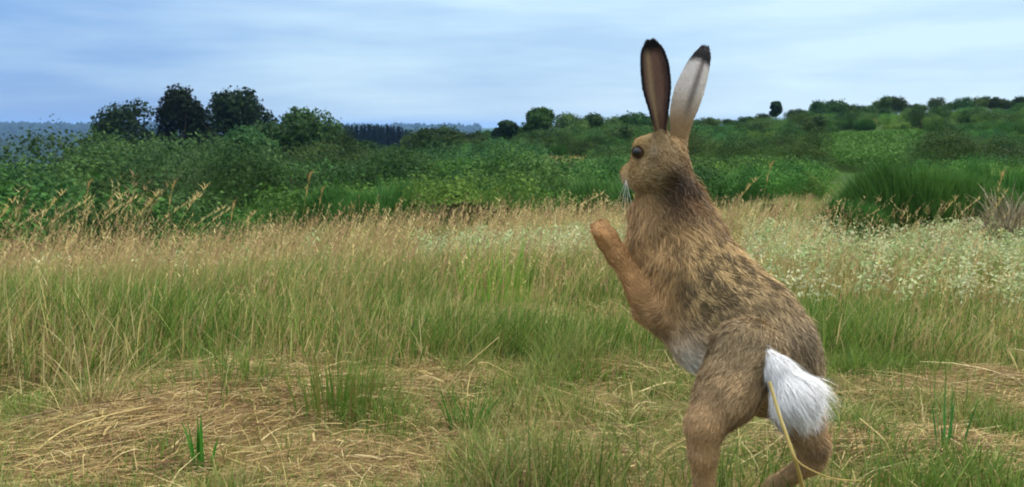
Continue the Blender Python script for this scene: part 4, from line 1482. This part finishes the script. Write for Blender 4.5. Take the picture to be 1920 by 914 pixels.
ear(None, [(1243, 292, 1.258), (1240, 250, 1.248), (1236, 215, 1.240), (1231, 165, 1.236), (1226, 120, 1.236), (1220, 90, 1.240), (1218, 74, 1.244)],
    [20, 19, 32, 53, 52, 40, 14], (-.30, -1, .05), [1.5, 1.45, 1.2, 1.0, .9, .8], ear_near, "upright ear with its dark hollow side showing")
ear(None, [(1272, 300, 1.300), (1274, 262, 1.302), (1277, 225, 1.305), (1290, 180, 1.310), (1306, 135, 1.314), (1317, 108, 1.318), (1322, 91, 1.322)],
    [26, 30, 46, 58, 48, 34, 16], (.35, 1, .05), [1.5, 1.35, 1.1, 1.0, .9, .8], ear_far, "pale-backed ear with a black tip, tilted back")


# eyes: dark glossy ball with an amber iris ring and a lid rim
def ball(c, r, nu=18, nv=12):
    V, Q = [], []
    for i in range(nv + 1):
        for j in range(nu):
            a, b = math.pi * i / nv, 2 * math.pi * j / nu
            V.append(c + r * np.array([math.sin(a) * math.cos(b), math.sin(a) * math.sin(b), math.cos(a)]))
    for i in range(nv):
        for j in range(nu):
            Q.append([i * nu + j, (i + 1) * nu + j, (i + 1) * nu + (j + 1) % nu, i * nu + (j + 1) % nu])
    return np.array(V), np.array(Q)


M_EYE = bpy.data.materials.new("eye_gloss")
M_EYE.use_nodes = True
ep = M_EYE.node_tree.nodes["Principled BSDF"]
ea = M_EYE.node_tree.nodes.new("ShaderNodeAttribute"); ea.attribute_name = "Col"
M_EYE.node_tree.links.new(ea.outputs["Color"], ep.inputs["Base Color"])
ep.inputs["Roughness"].default_value = .28


def eye(c, look, r):
    V, Q = ball(c, r)
    look = unit(np.array(look, float))
    f = (V - c) @ look / r
    cols = np.where((f > .86)[:, None], lin(10, 9, 10), np.where((f > .6)[:, None], lin(34, 24, 17), lin(18, 14, 12)))
    e = add("eye", make_mesh("hare_eye", V - HO, [Q], cols, True), M_EYE, hare)
    a = unit(np.cross(look, [0, 0, 1.0])); b = np.cross(look, a)
    ring = [c + look * r * .55 + (a * math.cos(q) * .9 + b * math.sin(q) * 1.05) * r for q in np.linspace(0, 2 * math.pi, 17)]
    v, q = tube(np.array(ring), np.full(17, r * .10), 6)
    add("eyelid", make_mesh("hare_eyelid", v - HO, [q], np.tile(lin(84, 62, 44), (len(v), 1)), True), M_SKIN, e)


eye(px(1197, 286, 1.2605), (-.50, -.87, .1), .0071)
eye(px(1218, 284, 1.296), (-.1, .95, .1), .0080)

# whiskers
for dx, dz, dy in [(-10, 60, -.01), (-4, 75, -.02), (6, 70, -.03), (-18, 45, .0), (14, 62, -.035)]:
    a = px(1174, 338, 1.272); b = px(1174 + dx * .5, 338 + dz * .5, 1.268 + dy); c = px(1174 + dx, 338 + dz, 1.27 + dy)
    v, q = tube(np.array([a, b, c]) - HO, [.00024, .00018, .00007], 4)
    add("whisker", make_mesh("whisker", v, [q], np.tile(lin(214, 208, 200), (len(v), 1))), M_FUR, hare)

# ------------------------------------------------------------------ haze
bm_v = np.array([[x, y, z] for z in (-80, 16) for y in (-60, 7600) for x in (-4200, 4200)], float)
bm_f = np.array([[0, 2, 3, 1], [4, 5, 7, 6], [0, 1, 5, 4], [2, 6, 7, 3], [0, 4, 6, 2], [1, 3, 7, 5]])
M_HAZE = bpy.data.materials.new("haze_air")
M_HAZE.use_nodes = True
hn, hl = M_HAZE.node_tree.nodes, M_HAZE.node_tree.links
hn.clear()
ho = hn.new("ShaderNodeOutputMaterial")
hv = hn.new("ShaderNodeVolumePrincipled")
hv.inputs["Color"].default_value = (0.30, 0.55, 1.0, 1)
hv.inputs["Density"].default_value = 0.00015
hv.inputs["Anisotropy"].default_value = 0.2
hl.new(hv.outputs["Volume"], ho.inputs["Volume"])
add("haze", make_mesh("haze", bm_v, [bm_f]), M_HAZE, kind="stuff", label="thin blue haze filling the valley air", category="haze")
print("objects", len(bpy.data.objects), "tris", sum(len(m.loops) - 2 * len(m.polygons) for m in bpy.data.meshes))
